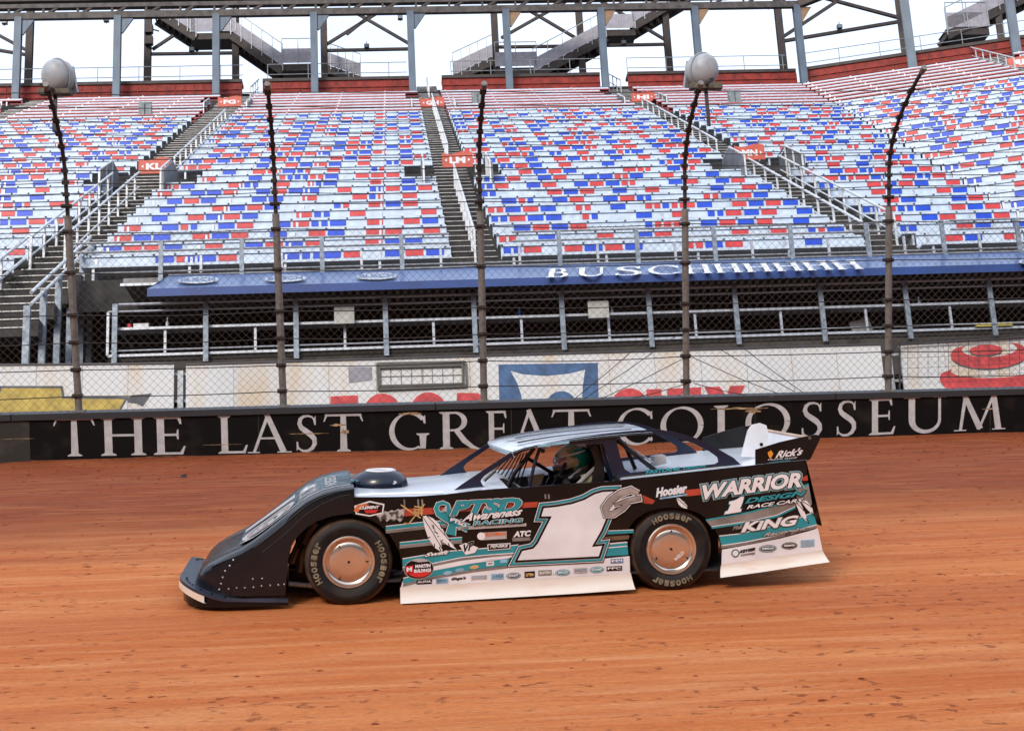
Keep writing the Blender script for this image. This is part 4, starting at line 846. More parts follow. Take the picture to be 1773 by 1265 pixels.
TEAL = mat('teal_vinyl', (.008, .27, .33), .2, 0, .12, 4, coat=.4); TEALD = mat('dark_teal_vinyl', (.006, .10, .13), .25, 0, .2, 4, coat=.4)
GREY = mat('warm_grey_vinyl', (.22, .20, .19), .25, 0, .25, 4, coat=.3); SILV = mat('silver_vinyl', (.44, .43, .43), .25, .1, .15, 5, coat=.3)
BLKV = mat('black_vinyl', (.005, .005, .006), .25, 0, .2, 4, spec=.3, coat=.05); WHV = mat('white_vinyl_decal', (.74, .73, .76), .24, 0, .05, 5, coat=.4)
REDV = mat('rust_red_vinyl', (.42, .055, .03), .3, 0, .15, 5, coat=.3); REDB = mat('bright_red_decal', (.60, .03, .03), .3); YELV = mat('tan_yellow_decal', (.62, .42, .16), .35, 0, .2, 9)
PBL = mat('pale_blue_decal', (.25, .45, .60), .35, 0, .2, 9)
def yb(x): return 0.0
def side(loops, y0, y1, mt, name, parent=car, px=True, yp=None):
    m = MB(); L_ = [bl(l, y0 if yp is None else yp) for l in loops] if px else loops
    m.plate(lambda x, z, t: B(x, t, z), L_, y0, y1); return m.build(name, mt, parent)
top_edge = [(612, 861), (660, 861), (720, 860), (775, 856), (830, 849), (900, 844), (985, 838), (1068, 832), (1140, 824), (1210, 816), (1285, 808), (1340, 802), (1396, 797)]
arch_f = [(693, 1016), (697, 985), (692, 957), (683, 938), (672, 922), (657, 908), (641, 899), (625, 894), (611, 891)]
arch_r = [(1250, 976), (1250, 955), (1246, 935), (1238, 915), (1226, 899), (1210, 888), (1190, 881), (1165, 878), (1140, 880), (1118, 887), (1100, 899), (1088, 915), (1082, 935), (1083, 965), (1091, 992)]
tail = [(1398, 830), (1403, 870), (1410, 905), (1418, 935), (1424, 952)]
near = side([top_edge + tail + arch_r + arch_f], 0, .012, GLB, 'side_panel')
Lf = [bl(top_edge + tail + arch_r + arch_f)][0]
m = MB(); m.plate(lambda x, z, t: B(x, t, z), [Lf], W - .012, W); far = m.build('side_panel', GLB, car)
def flare(pts_top, pts_bot, name, sgn=-1, y=0.0):   # skirt that kicks outwards at its foot
    m = MB(); a = bl(pts_top); b = bl(pts_bot); rows = []
    for t, off in ((0, 0), (.15, 0), (.45, .006), (.7, .022), (1, .05)):
        rows.append([B(p[0] + (q[0] - p[0]) * t, y + sgn * (off + .001), p[1] + (q[1] - p[1]) * t) for p, q in zip(a, b)])
    rows += [[p + BY * (-sgn) * .008 for p in r] for r in reversed(rows)]; m.grid(rows); return m.build(name, CSK, car, True)
st_ = [(693, 1016), (800, 1010), (900, 1004), (1000, 998), (1092, 991)]; sb_ = [(693, 1043), (800, 1037), (900, 1031), (1000, 1025), (1098, 1018)]
qt_ = [(1249, 977), (1310, 968), (1370, 960), (1424, 952)]; qb_ = [(1245, 998), (1310, 989), (1370, 980), (1433, 971)]
for y, s_ in ((0, -1), (W, 1)): flare(st_, sb_, 'rocker_skirt', s_, y); flare(qt_, qb_, 'rear_skirt', s_, y)
# inner wheel-house liners, floor and firewall so that the car is not hollow
m = MB(); fx0, fz = bpx(650, 1005); fx1, _q = bpx(1420, 975)
m.box(B, (fx0, .05, .16), (fx1 - .6, W - .05, .18)); m.build('floor_pan', DARK, car)
xr, zr = bpx(1164, 957); xf, zf_ = bpx(603, 971)
for y in (.42, W - .42):
    m = MB()
    m.box(lambda x, yy, z: B(x, yy, z), (xf - .42, y - .01, .16), (xf + .55, y + .01, .62)); m.build('wheel_house', DARK, car); m = MB(); m.box(B, (xr - .48, y - .01, .18), (xr + .5, y + .01, .82)); m.build('wheel_house', DARK, car)
# upper decks
def deckz(px, py): return bpx(px, py)
E_ = [bpx(a, b) for a, b in top_edge]
def ez(x):
    for (x0, z0_), (x1, z1_) in zip(E_, E_[1:]):
        if x <= x1 or x1 == E_[-1][0]: return z0_ + (z1_ - z0_) * (x - x0) / (x1 - x0)
def deck(xa, xb, y0, y1, name, dz=0.0, crown=0.0, mt=DECK):
    m = MB(); rows = []; n = 10
    for i in range(n + 1):
        x = xa + (xb - xa) * i / n; rows.append([B(x, y0 + (y1 - y0) * k / 12, ez(x) + dz + crown * math.sin(math.pi * k / 12)) for k in range(13)])
    m.grid(rows + [[p - BZ * .01 for p in r] for r in reversed(rows)]); return m.build(name, mt, car, True)
xh0 = E_[0][0]; xc0 = bpx(880, 845)[0]; xc1 = bpx(1075, 832)[0]; xt = bpx(1320, 805)[0]
deck(xh0 - .01, xc0, .012, W - .012, 'hood', .004, .028)
deck(xc1, xt, .012, W - .012, 'rear_deck', .004, .0)
deck(xc0, xc1, .95, W - .012, 'interior_deck', .0)
deck(xc0, xc1, .012, .06, 'door_sill', .0, 0, NAVY)
# cockpit tub
m = MB(); zc = ez(xc0) - .55
m.box(B, (xc0, .06, zc), (xc1, .95, zc + .02)); m.box(B, (xc0, .94, zc), (xc1, .955, ez(xc0))); m.box(B, (xc0 - .01, .06, zc), (xc0 + .01, .95, ez(xc0))); m.box(B, (xc1 - .01, .06, zc), (xc1 + .01, .95, ez(xc1) + .02)); m.build('cockpit_tub', mat('dark_cockpit', (.03, .03, .032), .5, .2), car)
m = MB()
for k in range(3):
    y = .035 + k * .05; m.tube([B(xh0 + .01, y, ez(xh0) + .012), B(xh0 + .72, y, ez(xh0 + .72) + .012)], .007, 6)
m.build('hood_rib', DECK, car, True)
# ------------- nose
rid = [(333, 1022), (335, 1007), (342, 993), (358, 979), (386, 963), (415, 950), (444, 931), (475, 907), (505, 882), (530, 863), (557, 850), (582, 843), (612, 839)]
RP = bl(rid, .12)
low_px = [(300, 1034), (350, 1034), (420, 1032), (497, 1030), (499, 1000), (499, 968), (503, 948), (512, 932), (528, 915), (548, 902), (575, 893), (612, 888)]
LP = bl(low_px)
def interp(tab, x):
    if x <= tab[0][0]: return tab[0][1]
    for (a, ya), (b, yb_) in zip(tab, tab[1:]):
        if x <= b: return ya + (yb_ - ya) * ((x - a) / (b - a) if b > a else 1)
    return tab[-1][1]
xn0 = RP[0][0]; xn1 = RP[-1][0]
stn = [xn0 + (xn1 - xn0) * (i / 44) for i in range(45)]
RT = sorted(RP); 
def nosez(x): 
    d = .02; return (interp(RT, x - d) + interp(RT, x) * 2 + interp(RT, x + d)) / 4
ztab = [LP[1], LP[2], LP[3]]; xw = LP[3][0]
archt = [(p[0] if i else xw + .001, p[1]) for i, p in enumerate(LP[4:])]
def archz(x): return interp(archt, x) if x > xw else interp([LP[1], LP[2], LP[3]], x)
def halfw(x):   # plan outline: rounded corners at the tip
    t = min(1, max(0, (x - xn0) / .50)); return W / 2 - .36 * (1 - math.sqrt(max(0, 1 - (1 - t) ** 2)))
m = MB(); rows = []
CRS = [(0, None), (0.0, .35), (0.0, .7), (.012, .9), (.05, .975), (.11, 1.0), (.19, .99), (.27, .95)]
for x in stn:
    hw = halfw(x); zt = nosez(x); zl = archz(x) if x > xw else interp(ztab, x); dip = .022 * min(1, max(0, (x - xn0 - .25) / .5)); row = []
    zl = min(zl, zt - .005)
    for yo, f in CRS: row.append((W / 2 - hw + yo, zl if f is None else (zl + (zt - zl) * f)))
    zv = zt - dip; row += [(W / 2 - hw + .36 + 0 * .1, zt - dip * .85), (.55 if hw > .6 else .55, zv + .0), (W / 2, zv + .012)]
    full = row + [(W - y, z) for y, z in reversed(row[:-1])]; rows.append([B(x, y, z) for y, z in full])
m.grid(rows); m.add(rows[0] + [B(xn0 + .0, W / 2, interp(ztab, xn0))], [tuple(range(len(rows[0])))])
m.build('nose', NOSE, car, True)
m = MB(); r1 = rows[-1]; m.grid([r1, [p + BX * .004 - BZ * .02 for p in r1]]); m.build('nose_lip', BLKV, car)
# side sheet between nose and arch: raised moulding lines
for fk, i0 in ((.60, 19), (.84, 17)):
    m = MB(); pts = []
    for i in range(i0, 44):
        x = stn[i]; zt = nosez(x); zl = min(archz(x) if x > xw else interp(ztab, x), zt - .005); yy = .002 if fk < .7 else .006; fq = fk if x > xw else fk * .93 - .0 + .0; base_ = interp([(xw, 0), (xw + .45, 1)], x) if x > xw else 0
        zz = (zt - (1 - fk) * (.34 - .18 * base_)); pts.append(B(x, W / 2 - halfw(x) + yy - .003, max(zz, zl + .01)))
    m.tube(pts, .003, 6); m.build('moulding_line', mat('grey_edge', (.03, .033, .04), .3), car, True)
# splitter around the nose
def lip_out(o, n=22):
    hw = W / 2 + o * .28; x0 = xn0 - o; rr = .38; pts = [(xw + .01, W / 2 - hw)]
    for i in range(n // 2 + 1): a = R(90 * i / (n // 2)); pts.append((x0 + rr - rr * math.sin(a), W / 2 - hw + rr - rr * math.cos(a)))
    return pts + [(x, W - y) for x, y in reversed(pts)]
zl0 = bpx(322, 1003, .1)[1]; zl1 = bpx(500, 1035)[1]; zvb = bpx(430, 1049)[1]
def lipz(x):
    t = min(1, max(0, (x - (xn0 - .115)) / .62)); return zl0 + (zl1 - zl0) * (t * (2 - t))
oo, ii = lip_out(.115), lip_out(-.10)
m = MB(); m.grid([[B(x, y, lipz(x)) for x, y in ii], [B(x, y, lipz(x) - .006) for x, y in oo], [B(x, y, lipz(x) - .03) for x, y in oo], [B(x, y, lipz(x) - .03) for x, y in ii]]); m.build('splitter', mat('slate_splitter_plastic', (.03, .042, .07), .35, 0, .2, 4), car, True)
o2 = lip_out(.095); m = MB(); m.grid([[B(x, y, lipz(x) - .02) for x, y in o2], [B(x, y, zvb + (.02 if x < xn0 else 0)) for x, y in lip_out(.088)]]); m.grid([[B(x, y, lipz(x) - .02) for x, y in lip_out(.085)], [B(x, y, zvb + .01) for x, y in lip_out(.075)]]); m.build('valance_strip', BLKV, car)
m = MB(); k = lip_out(.122); seg_ = [p for p in k[1:14] if p[1] < .42 and p[0] < xn0 + .12]; m.grid([[B(x, y, lipz(x) - .03) for x, y in seg_], [B(x, y, lipz(x) - .085) for x, y in seg_], [B(x + .015, y + .01, lipz(x) - .085) for x, y in seg_]]); m.build('white_rub_strip', CSK, car)
m = MB()
def studs(pts, y, r_=.008, mb=m):
    for p in pts: q = bpx(*p, y); c = B(q[0], y, q[1]); mb.tube([c, c - BY * .008], [r_, r_ * .5], 8)
studs([(380, 1020), (396, 1019), (410, 1017), (424, 1017), (439, 1016), (453, 1014), (468, 1013), (482, 1012), (492, 1011), (438, 1002), (454, 1001), (383, 1010), (386, 999), (390, 988), (398, 979), (404, 969)], -.003)
m.build('rivet', mat('bright_rivet', (.8, .8, .8), .25, .8), car)
m = MB(); mid = [(a[0] * .75 + b[0] * .25, a[1] * .75 + b[1] * .25) for a, b in zip(oo, ii)]
for i in range(1, len(mid) - 1):
    if i % 2 == 0 or 8 < i < 17: x, y = mid[i]; c = B(x, y, lipz(x) + .002); m.tube([c, c + BZ * .006], .011, 6)
m.build('bolt', BLKV, car)
# nose graphic: pale panel with number art lying on the valley of the nose
def nfn(x, y, l=0): # point on the nose valley surface
    zt = nosez(x); dip = .022 * min(1, max(0, (x - xn0 - .25) / .5)); return B(x, y, zt - dip * (1 if y < 1.3 else .8) + .016 + .003 * l)
def on_nose(name, outline, mt, l, sub=6):
    m = MB(); 
    (xa, xb) = (min(p[0] for p in outline), max(p[0] for p in outline)); n = 16; rws = []
    for i in range(n + 1):
        x = xa + (xb - xa) * i / n; ys = []
        for (p, q) in zip(outline, outline[1:] + outline[:1]):
            if (p[0] - x) * (q[0] - x) <= 0 and abs(p[0] - q[0]) > 1e-6: ys.append(p[1] + (q[1] - p[1]) * (x - p[0]) / (q[0] - p[0]))
        if ys: rws.append([nfn(x, min(ys) + (max(ys) - min(ys)) * k / 4, l) for k in range(5)])
    m.grid(rws); return m.build(name, mt, car, True)
xa_, xb_ = xn0 + .36, xn1 - .02
on_nose('nose_decal', [(xa_, .42), (xa_ + .1, .28), (xb_, .25), (xb_, 1.46), (xa_ + .1, 1.44), (xa_, 1.3)], mat('pale_blue_nose_wrap', (.15, .27, .34), .25, .1, .4, 9, coat=.4, col2=(.02, .06, .08), thr=(.42, .56)), 0)
on_nose('nose_decal_edge', [(xa_ + .0, .36), (xa_ + .1, .25), (xb_, .22), (xb_, .26), (xa_ + .12, .30), (xa_ + .04, .4)], WHV, 1)
m = MB(); text_on(m, '1G', (xa_ + .05, 1.24), (xa_ + .05, .44), (.36, 0), lambda x, y: nfn(x, y, 1), off=.08, base=.02); m.build('nose_number_outline', WHV, car)
m = MB(); text_on(m, '1G', (xa_ + .05, 1.24), (xa_ + .05, .44), (.36, 0), lambda x, y: nfn(x, y, 2), base=.0); m.build('nose_number', SILV, car)
for k, (t_, x0_, h_) in enumerate((('WARRIOR', xa_ + .48, .15), ('DESIGN', xa_ + .70, .10), ('RACING', xa_ + .90, .08))):
    m = MB(); text_on(m, t_, (x0_, 1.28), (x0_, .46), (h_, 0), lambda x, y: nfn(x, y, 1), base=.02); m.build('nose_lettering', WHV if k < 2 else TEAL, car)
# ------------- air cleaner scoop
sx, sz_ = bpx(662, 842, .42); cy = .72; c0 = B(sx, cy, ez(sx) + .028)
m = MB(); prof_ = [(.232, -.01), (.230, .012), (.222, .05), (.20, .085), (.165, .115), (.125, .128), (.118, .134), (.08, .118), (.03, .11)]
m.grid([[c0 + BX * (r_ * math.cos(R(k * 12)) * (1.0 if math.cos(R(k * 12)) > 0 else 1.12)) + BY * r_ * math.sin(R(k * 12)) + BZ * z for k in range(30)] for r_, z in prof_], closed=True); sc = m.build('air_scoop', NAVY, car, True)
m = MB(); m.tube([c0 + BZ * .130 + BX * .118 * math.cos(R(k * 12)) + BY * .118 * math.sin(R(k * 12)) for k in range(30)], .013, 8, closed=True); m.build('scoop_ring', CWH, sc, True)
m = MB(); m.tube([c0 + BZ * .10, c0 + BZ * .125], [.03, .01], 8); m.build('scoop_nut', BLKV, sc)
m = MB(); m.plate(lambda x, z, t: c0 + BX * x - BY * (.205 - z * .5 + t) + BZ * (.03 + z), [ell(.09, .015, .035, .015)], 0, .001); m.build('scoop_decal', SILV, sc)
# ------------- greenhouse: side frames with openings, roof
GY = .17
gh_out = [(776, 856), (800, 838), (830, 818), (862, 797), (890, 779), (925, 770), (985, 759), (1045, 751), (1100, 745), (1140, 743), (1172, 748), (1205, 758), (1240, 775), (1270, 792), (1287, 808), (1230, 815), (1150, 823), (1068, 833), (1060, 815), (1052, 790), (1044, 768), (1010, 768), (960, 771), (925, 775), (905, 782), (880, 795), (855, 812), (838, 824), (832, 832), (836, 840), (848, 848), (830, 851)]
hole = [(1066, 758), (1105, 752), (1140, 750), (1170, 757), (1200, 767), (1228, 781), (1242, 791), (1244, 799), (1238, 803), (1200, 807), (1140, 813), (1092, 818), (1082, 812), (1074, 790)]
GO, GH = bl(gh_out, GY), bl(hole, GY)
for y in (GY, W - GY - .012):
    m = MB(); m.plate(lambda x, z, t: B(x, t, z), [GO, GH], y, y + .012); g = m.build('side_frame', NAVY, car)
    if y == GY: nearframe = g
m = MB(); low = bl([(1068, 833), (1150, 823), (1230, 815), (1287, 808), (1284, 804), (1238, 807), (1140, 817), (1080, 824)], GY - .003); m.plate(lambda x, z, t: B(x, t, z), [low], GY - .004, GY - .001); m.build('quarter_strip', mat('gold_black_vinyl', (.045, .042, .02), .2, .3, .3, 6, coat=.5), car)
m = MB(); text_on(m, 'FASTLANE', (1118, 820), (1178, 813), (-.3, -6), lambda x, y: (lambda q: B(q[0], GY - .006, q[1]))(bpx(x, y, GY)), base=.03, shear=.2); text_on(m, 'DESIGN', (1182, 812.5), (1222, 808), (-.3, -4), lambda x, y: (lambda q: B(q[0], GY - .006, q[1]))(bpx(x, y, GY)), base=.03, shear=.2); m.build('quarter_lettering', TEAL, car)
m = MB()
for k in range(9): q = bpx(1072 + k * 26.5, 830 - k * 2.9, GY - .01); c = B(q[0], GY - .006, q[1]); m.tube([c, c - BY * .006], .006, 6)
m.build('gold_fastener', mat('gold_metal', (.7, .6, .25), .25, .9), car)
rn = [(886, 783), (905, 776), (940, 769), (985, 762), (1030, 757), (1080, 752), (1128, 749)]; RN = bl(rn, GY); m = MB(); rows = []
xr0, xr1 = RN[0][0], RN[-1][0]
for i in range(25):
    x = xr0 + (xr1 - xr0) * i / 24; z = interp(RN, x); row = []
    for k in range(19):
        f = k / 18; y = GY - .03 + (W - 2 * GY + .06) * f; fr_ = 0 if i > 0 else 0
        xx = x - (.10 * math.sin(math.pi * f) * (1 - i / 24)) + .02 * (i / 24) * 0; row.append(B(xx, y, z + .006 + .022 * math.sin(math.pi * f)))
    rows.append(row)
m.grid(rows + [[p - BZ * .012 for p in r] for r in reversed(rows)]); rf = m.build('roof', mat('white_roof_wrap', (.68, .76, .84), .2, 0, .12, 3, coat=.5), car, True)
m = MB()
for f, w_, a_, b_ in ((.12, .012, 2, 23), (.23, .034, 3, 22), (.34, .012, 2, 24), (.45, .04, 4, 22), (.56, .012, 2, 23), (.67, .045, 1, 24), (.78, .015, 3, 22), (.89, .022, 2, 24), (.98, .03, 0, 24)):
    m.grid([[rows[i][int(f * 18)] + BZ * .0035 - BY * w_ for i in range(a_, b_ + 1)], [rows[i][int(f * 18)] + BZ * .0035 + BY * w_ for i in range(a_, b_ + 1)]])
m.build('roof_stripe', NAVY, rf)
m = MB(); m.grid([[p + BZ * .003 for p in rows[0]], [p - BZ * .045 + BX * .02 for p in rows[0]]]); m.build('roof_visor_edge', mat('pale_visor', (.35, .45, .5), .3), rf)
m = MB(); zz_ = bl([(930, 772), (985, 765)], GY - .02); m.add([B(zz_[0][0], GY - .032, zz_[0][1] - .01), B(zz_[1][0], GY - .032, zz_[1][1] - .01), B(zz_[1][0], GY - .032, zz_[1][1] + .012), B(zz_[0][0], GY - .032, zz_[0][1] + .012)], [(0, 1, 2, 3)]); m.build('roof_edge_decal', PBL, rf)
# cage, window bars, seat, wheel
def cage(name, pts, r_=.019, mt=None, parent=car):
    m = MB(); m.tube([(lambda q: B(q[0], p[2], q[1]))(bpx(p[0], p[1], p[2])) for p in pts], r_, 8); return m.build(name, mt or BLKV, parent, True)
cage('roll_cage_tube', [(915, 848, .22), (926, 800, .24), (935, 775, .26)], .014, NAVY)
cage('roll_cage_tube', [(1062, 835, .3), (1046, 790, .3), (1040, 764, .3)], .024, NAVY); cage('roll_cage_tube', [(1068, 760, .4), (1110, 795, .4), (1145, 822, .4)], .02); cage('roll_cage_tube', [(1080, 765, .7), (1100, 812, .7)], .018)
cage('roll_cage_tube', [(1030, 840, .9), (1022, 775, .9)], .022); cage('roll_cage_tube', [(875, 855, .3), (890, 820, .3), (925, 775, .3)], .018); cage('roll_cage_tube', [(1030, 775, .3), (1030, 770, W - .3)], .022); cage('roll_cage_tube', [(940, 780, .28), (940, 772, W - .28)], .02)
cage('roll_cage_tube', [(1100, 780, .4), (1130, 800, .4), (1120, 808, .5)], .007, SILV)
for k in range(8): cage('window_bar', [(855 + k * 6.2, 815 + k * 3.6, .34), (880 + k * 5.4, 790 - k * 1.2, .34)], .006)
cage('window_bar_rail', [(850, 812, .34), (905, 846, .34)], .008, GALV); cage('window_bar_rail', [(838, 832, .34), (858, 814, .34)], .014)
m = MB(); q = bl([(915, 824), (943, 820), (937, 838), (918, 845)], .5); m.plate(lambda x, z, t: B(x, t, z), [q], .5, .56); m.build('dashboard', mat('tan_dashboard', (.30, .19, .12), .7), car)
q = bl([(1024, 835), (1030, 800), (1020, 768), (1040, 768), (1046, 800), (1046, 838)], .35)
m = MB(); m.plate(lambda x, z, t: B(x, t, z), [q], .34, .92); m.build('seat', mat('black_seat_shell', (.012, .012, .014), .35), car)
q = bl([(1043, 800), (1056, 798), (1064, 830), (1042, 838)], .95); m = MB(); m.plate(lambda x, z, t: B(x, t, z), [q], .95, .97); m.build('white_inner_panel', DECK, car)
q = bl([(1130, 790), (1150, 787), (1152, 801), (1132, 806)], .5); m = MB(); m.plate(lambda x, z, t: B(x, t, z), [q], .45, .6); m.build('oil_tank', SILV, car)
wc = (lambda q: B(q[0], .58, q[1]))(bpx(962, 822, .58)); wa = (BX * -.8 + BZ * .5).normalized(); wy = BY; wz = wa.cross(wy)
m = MB(); m.tube([wc + wy * .17 * math.cos(R(k * 15)) + wz * .17 * math.sin(R(k * 15)) for k in range(24)], .014, 8, closed=True); m.tube([wc - wy * .16, wc + wy * .16], .01, 6); m.tube([wc, wc + wa * .3], .016, 8); m.build('steering_wheel', BLKV, car, True)
# ------------- spoiler
SPY = .03; sp_px = [(1308, 809), (1308, 778), (1350, 765), (1390, 756), (1412, 752), (1421, 754), (1419, 762), (1403, 795), (1385, 800), (1345, 805)]
q = bl(sp_px, SPY)
for y in (SPY, W - SPY - .01): m = MB(); m.plate(lambda x, z, t: B(x, t, z), [q], y, y + .01); m.build('spoiler_side', GLB, car)
a, b = bpx(1386, 800, SPY), bpx(1402, 758, SPY)
m = MB(); m.hexa([B(a[0], SPY + .01, a[1]), B(a[0] + .02, SPY + .01, a[1]), B(a[0] + .02, W - SPY - .01, a[1]), B(a[0], W - SPY - .01, a[1]), B(b[0], SPY + .01, b[1]), B(b[0] + .01, SPY + .01, b[1]), B(b[0] + .01, W - SPY - .01, b[1]), B(b[0], W - SPY - .01, b[1])]); bl_ = m.build('spoiler_blade', CWH, car)
m = MB(); m.tube([B(b[0], SPY, b[1]), B(b[0], W - SPY, b[1])], .014, 6); m.build('blade_edge', mat('tan_edge', (.55, .38, .27), .5), bl_, True)
q = bl([(1283, 790), (1290, 765), (1295, 745), (1303, 735), (1316, 732), (1327, 736), (1330, 748), (1331, 768), (1338, 779), (1330, 792)], .55)
m = MB(); m.plate(lambda x, z, t: B(x, t, z), [q], .55, .57); fin = m.build('spoiler_fin', CWH, car)
c = (lambda q: B(q[0], .548, q[1]))(bpx(1318, 769, .55)); m = MB(); m.tube([c, c - BY * .006], .015, 10); m.build('fin_bolt', BLKV, fin)
deck(xt, bpx(1398, 797)[0], .012, W - .012, 'tail_deck', .004)
q = bl([(1300, 808), (1309, 778), (1309, 809)], .02)
m = MB(); xx, zt_ = bpx(1396, 797); xx2, zb2 = bpx(1424, 952); m.add([B(xx, 0, zt_), B(xx, W, zt_), B(xx2 - .0, W, zb2 + .2), B(xx2, 0, zb2 + .2)], [(0, 1, 2, 3)]); m.build('tail_panel', GLB, car)
def on_sp(x, y, l=1): q = bpx(x, y, SPY); return B(q[0], SPY - .002 * l, q[1])
m = MB(); text_on(m, "Rick's", (1342, 793), (1388, 787), (4, -13), lambda x, y: on_sp(x, y), base=.03, shear=.25); text_on(m, 'FRAME SHOP', (1330, 797), (1380, 793), (0, -2.5), lambda x, y: on_sp(x, y)); m.build('spoiler_lettering', WHV, car)
m = MB(); m.plate(lambda x, z, t: on_sp(x, z), [[(1329, 783), (1335, 779), (1339, 785), (1334, 794), (1331, 790)]], 0, 0); m.build('spoiler_emblem', mat('orange_decal', (.75, .30, .03), .4), car)
m = MB(); m.plate(lambda x, z, t: on_sp(x, z), [[(1332, 799), (1368, 795), (1368, 798), (1332, 802)]], 0, 0); m.build('spoiler_strip', TEALD, car)
# ------------- wheels
TIRE = mat('dusty_tyre_rubber', (.008, .008, .009), .6, 0, .3, 8, col2=(.028, .018, .012), thr=(.5, .8), spec=.3); TREADM = mat('clay_dusted_tread', (.085, .045, .026), .9, 0, .35, 7, bump=.3)
COP = mat('brushed_wheel_cover', (.72, .63, .55), .2, .9, .1, 3, stretch=(1, 1, 1)); LETM = mat('tan_tyre_lettering', (.21, .18, .12), .7, 0, .25, 18)
def arc_text(mb, s, c, X, Y, Nn, r_, a0, a1, h, base=.03, flip=1):
    n = len(s)
    for i, ch in enumerate(s):
        a = R(a0 + (a1 - a0) * (i + .5) / n); hw = abs(R(a1 - a0)) / n * .42; sgn = 1 if a1 < a0 else -1
        rad = X * math.cos(a) + Y * math.sin(a); tan = (X * math.sin(a) - Y * math.cos(a)) * sgn
        up = rad * (1 if sgn > 0 else -1); o = c + rad * r_ - up * (h / 2)
        text_on(mb, ch, (-1, 0), (1, 0), (0, 1), lambda x, y: o + tan * (x * hw * r_) + up * (y * h) + Nn * .0015, base=base)
def wheel(c, rad, wd, steer, name, outer, rot):
    """c: centre of the outer face; outer: -1 faces the camera"""
    ax = BY * -outer if False else (BY * math.cos(steer) + BX * math.sin(steer)); ax = ax * (1 if outer < 0 else -1)   # points inwards
    X = BX * math.cos(steer) - BY * math.sin(steer); Y = ax.cross(X) if False else BZ
    t = bpy.data.objects.new(name, None); C.objects.link(t); t.parent = car; M = Matrix.Translation(c); t.matrix_parent_inverse = Matrix(); t.matrix_basis = BM.inverted() @ M; WM[t.name] = M
    def ring(prof_, n=48): return [[c + ax * d + (X * math.cos(2 * math.pi * k / n) + Y * math.sin(2 * math.pi * k / n)) * r_ for k in range(n)] for r_, d in prof_]
    rr = .21
    m = MB(); m.grid(ring([(rr - .01, .02), (rr, .004), (rr + .02, -.006), (rr + .06, -.014), (rad - .075, -.016), (rad - .045, -.006), (rad - .03, .004)]), closed=True); ty = m.build('tyre', TIRE, t, True)
    m = MB(); m.grid(ring([(rad - .0302, .004), (rad - .020, .014), (rad - .008, .035), (rad, .06), (rad + .002, wd / 2), (rad, wd - .06), (rad - .02, wd - .015), (rad - .06, wd), (rr, wd - .03)]), closed=True)
    m.build('tread', TREADM, t, True)
    m = MB(); m.grid(ring([(rr + .002, .0), (rr - .006, -.008), (rr - .018, -.006), (rr - .024, .012), (rr - .034, .026), (rr - .045, .030), (rr - .055, .022), (.10, .016), (.012, .020), (.0005, .020)]), closed=True); m.grid(ring([(rr, .0), (rr, wd - .04)]), closed=True); rm = m.build('wheel_cover', COP, t, True)
    m = MB()
    for a in (rot, rot + 120, rot + 240): p = c - ax * -.004 + (X * math.cos(R(a)) + Y * math.sin(R(a))) * .15; m.tube([p, p - ax * .006], .008, 8)
    m.tube([c - ax * -.008, c - ax * -.002], .010, 8); m.build('cover_bolt', BLKV, t)
    if outer < 0:
        rmid = (rr + .02 + rad - .045) / 2 + .01
        m = MB(); cc = c - ax * .0165
        arc_text(m, 'Hoosier', cc, X, Y, -ax, rmid, rot + 36, rot - 36, .049, .035); m.build('tyre_lettering', LETM, t); m = MB(); arc_text(m, 'Hoosier', cc, X, Y, -ax, rmid, rot + 216, rot + 144, .049, .035)
        m.build('tyre_lettering', LETM, t)
        if rot == 90:
            m = MB(); q0 = c + X * .035 - Y * .10; dd = (X * .75 + Y * .66).normalized(); ee = (Y * .75 - X * .66)
            text_on(m, 'WELD', (0, 0), (.10, 0), (0, .026), lambda x, y: q0 + dd * x + ee * y + ax * .010, base=.03); m.build('cover_lettering', CWH, t)
    return t
def ground_under(x, y):  # height of the track under body point (x, y)
    p = B(x, y, 0); return -((p - O).dot(TW)) / BZ.dot(TW)
RF, RR_ = .352, .348
for (px, py, rad, st, rot, yoff) in ((604, 971, RF, 0.0, 0, .02), (1163, 956, RR_, 0, 90, .03)):
    x, z = bpx(px, py, yoff); z = ground_under(x, yoff) + rad - .008; print('wheel z', z, 'px z', bpx(px, py, yoff)[1])
    wheel(B(x, yoff, z), rad, .36 if rad > .35 else .42, st, 'wheel', -1, rot)
    z2 = ground_under(x, W - yoff) + rad - .006; wheel(B(x, W - yoff, z2), rad, .36, st, 'wheel', 1, 0)
# suspension and chassis seen inside the front wheel arch
TANM = mat('dusty_tan_steel', (.35, .22, .13), .7, .1, .3, 8)
cage('inner_fender_plate', [(528, 942, .4), (538, 920, .4), (548, 906, .4)], .03, TANM); cage('inner_fender_plate', [(505, 975, .4), (514, 948, .4)], .026, TANM); cage('chassis_tube', [(500, 975, .35), (530, 905, .35), (570, 890, .35)], .018)
cage('chassis_tube', [(500, 1010, .3), (620, 1020, .3), (700, 990, .3)], .02, GALV); cage('chassis_tube', [(500, 985, .5), (700, 975, .5)], .03); cage('shock_absorber', [(520, 990, .3), (524, 960, .3), (560, 900, .5)], .02, TANM); cage('tie_rod', [(660, 985, .2), (700, 990, .4)], .014, GALV)
cage('axle', [(604, 985, .38), (604, 985, W - .38)], .04); cage('axle', [(1163, 960, .4), (1163, 960, W - .4)], .05)
m = MB(); q = bl([(500, 960), (560, 905), (690, 900), (705, 1030), (500, 1040)], .6); m.plate(lambda x, z, t: B(x, t, z), [q], .6, .62); m.build('inner_panel', DARK, car)

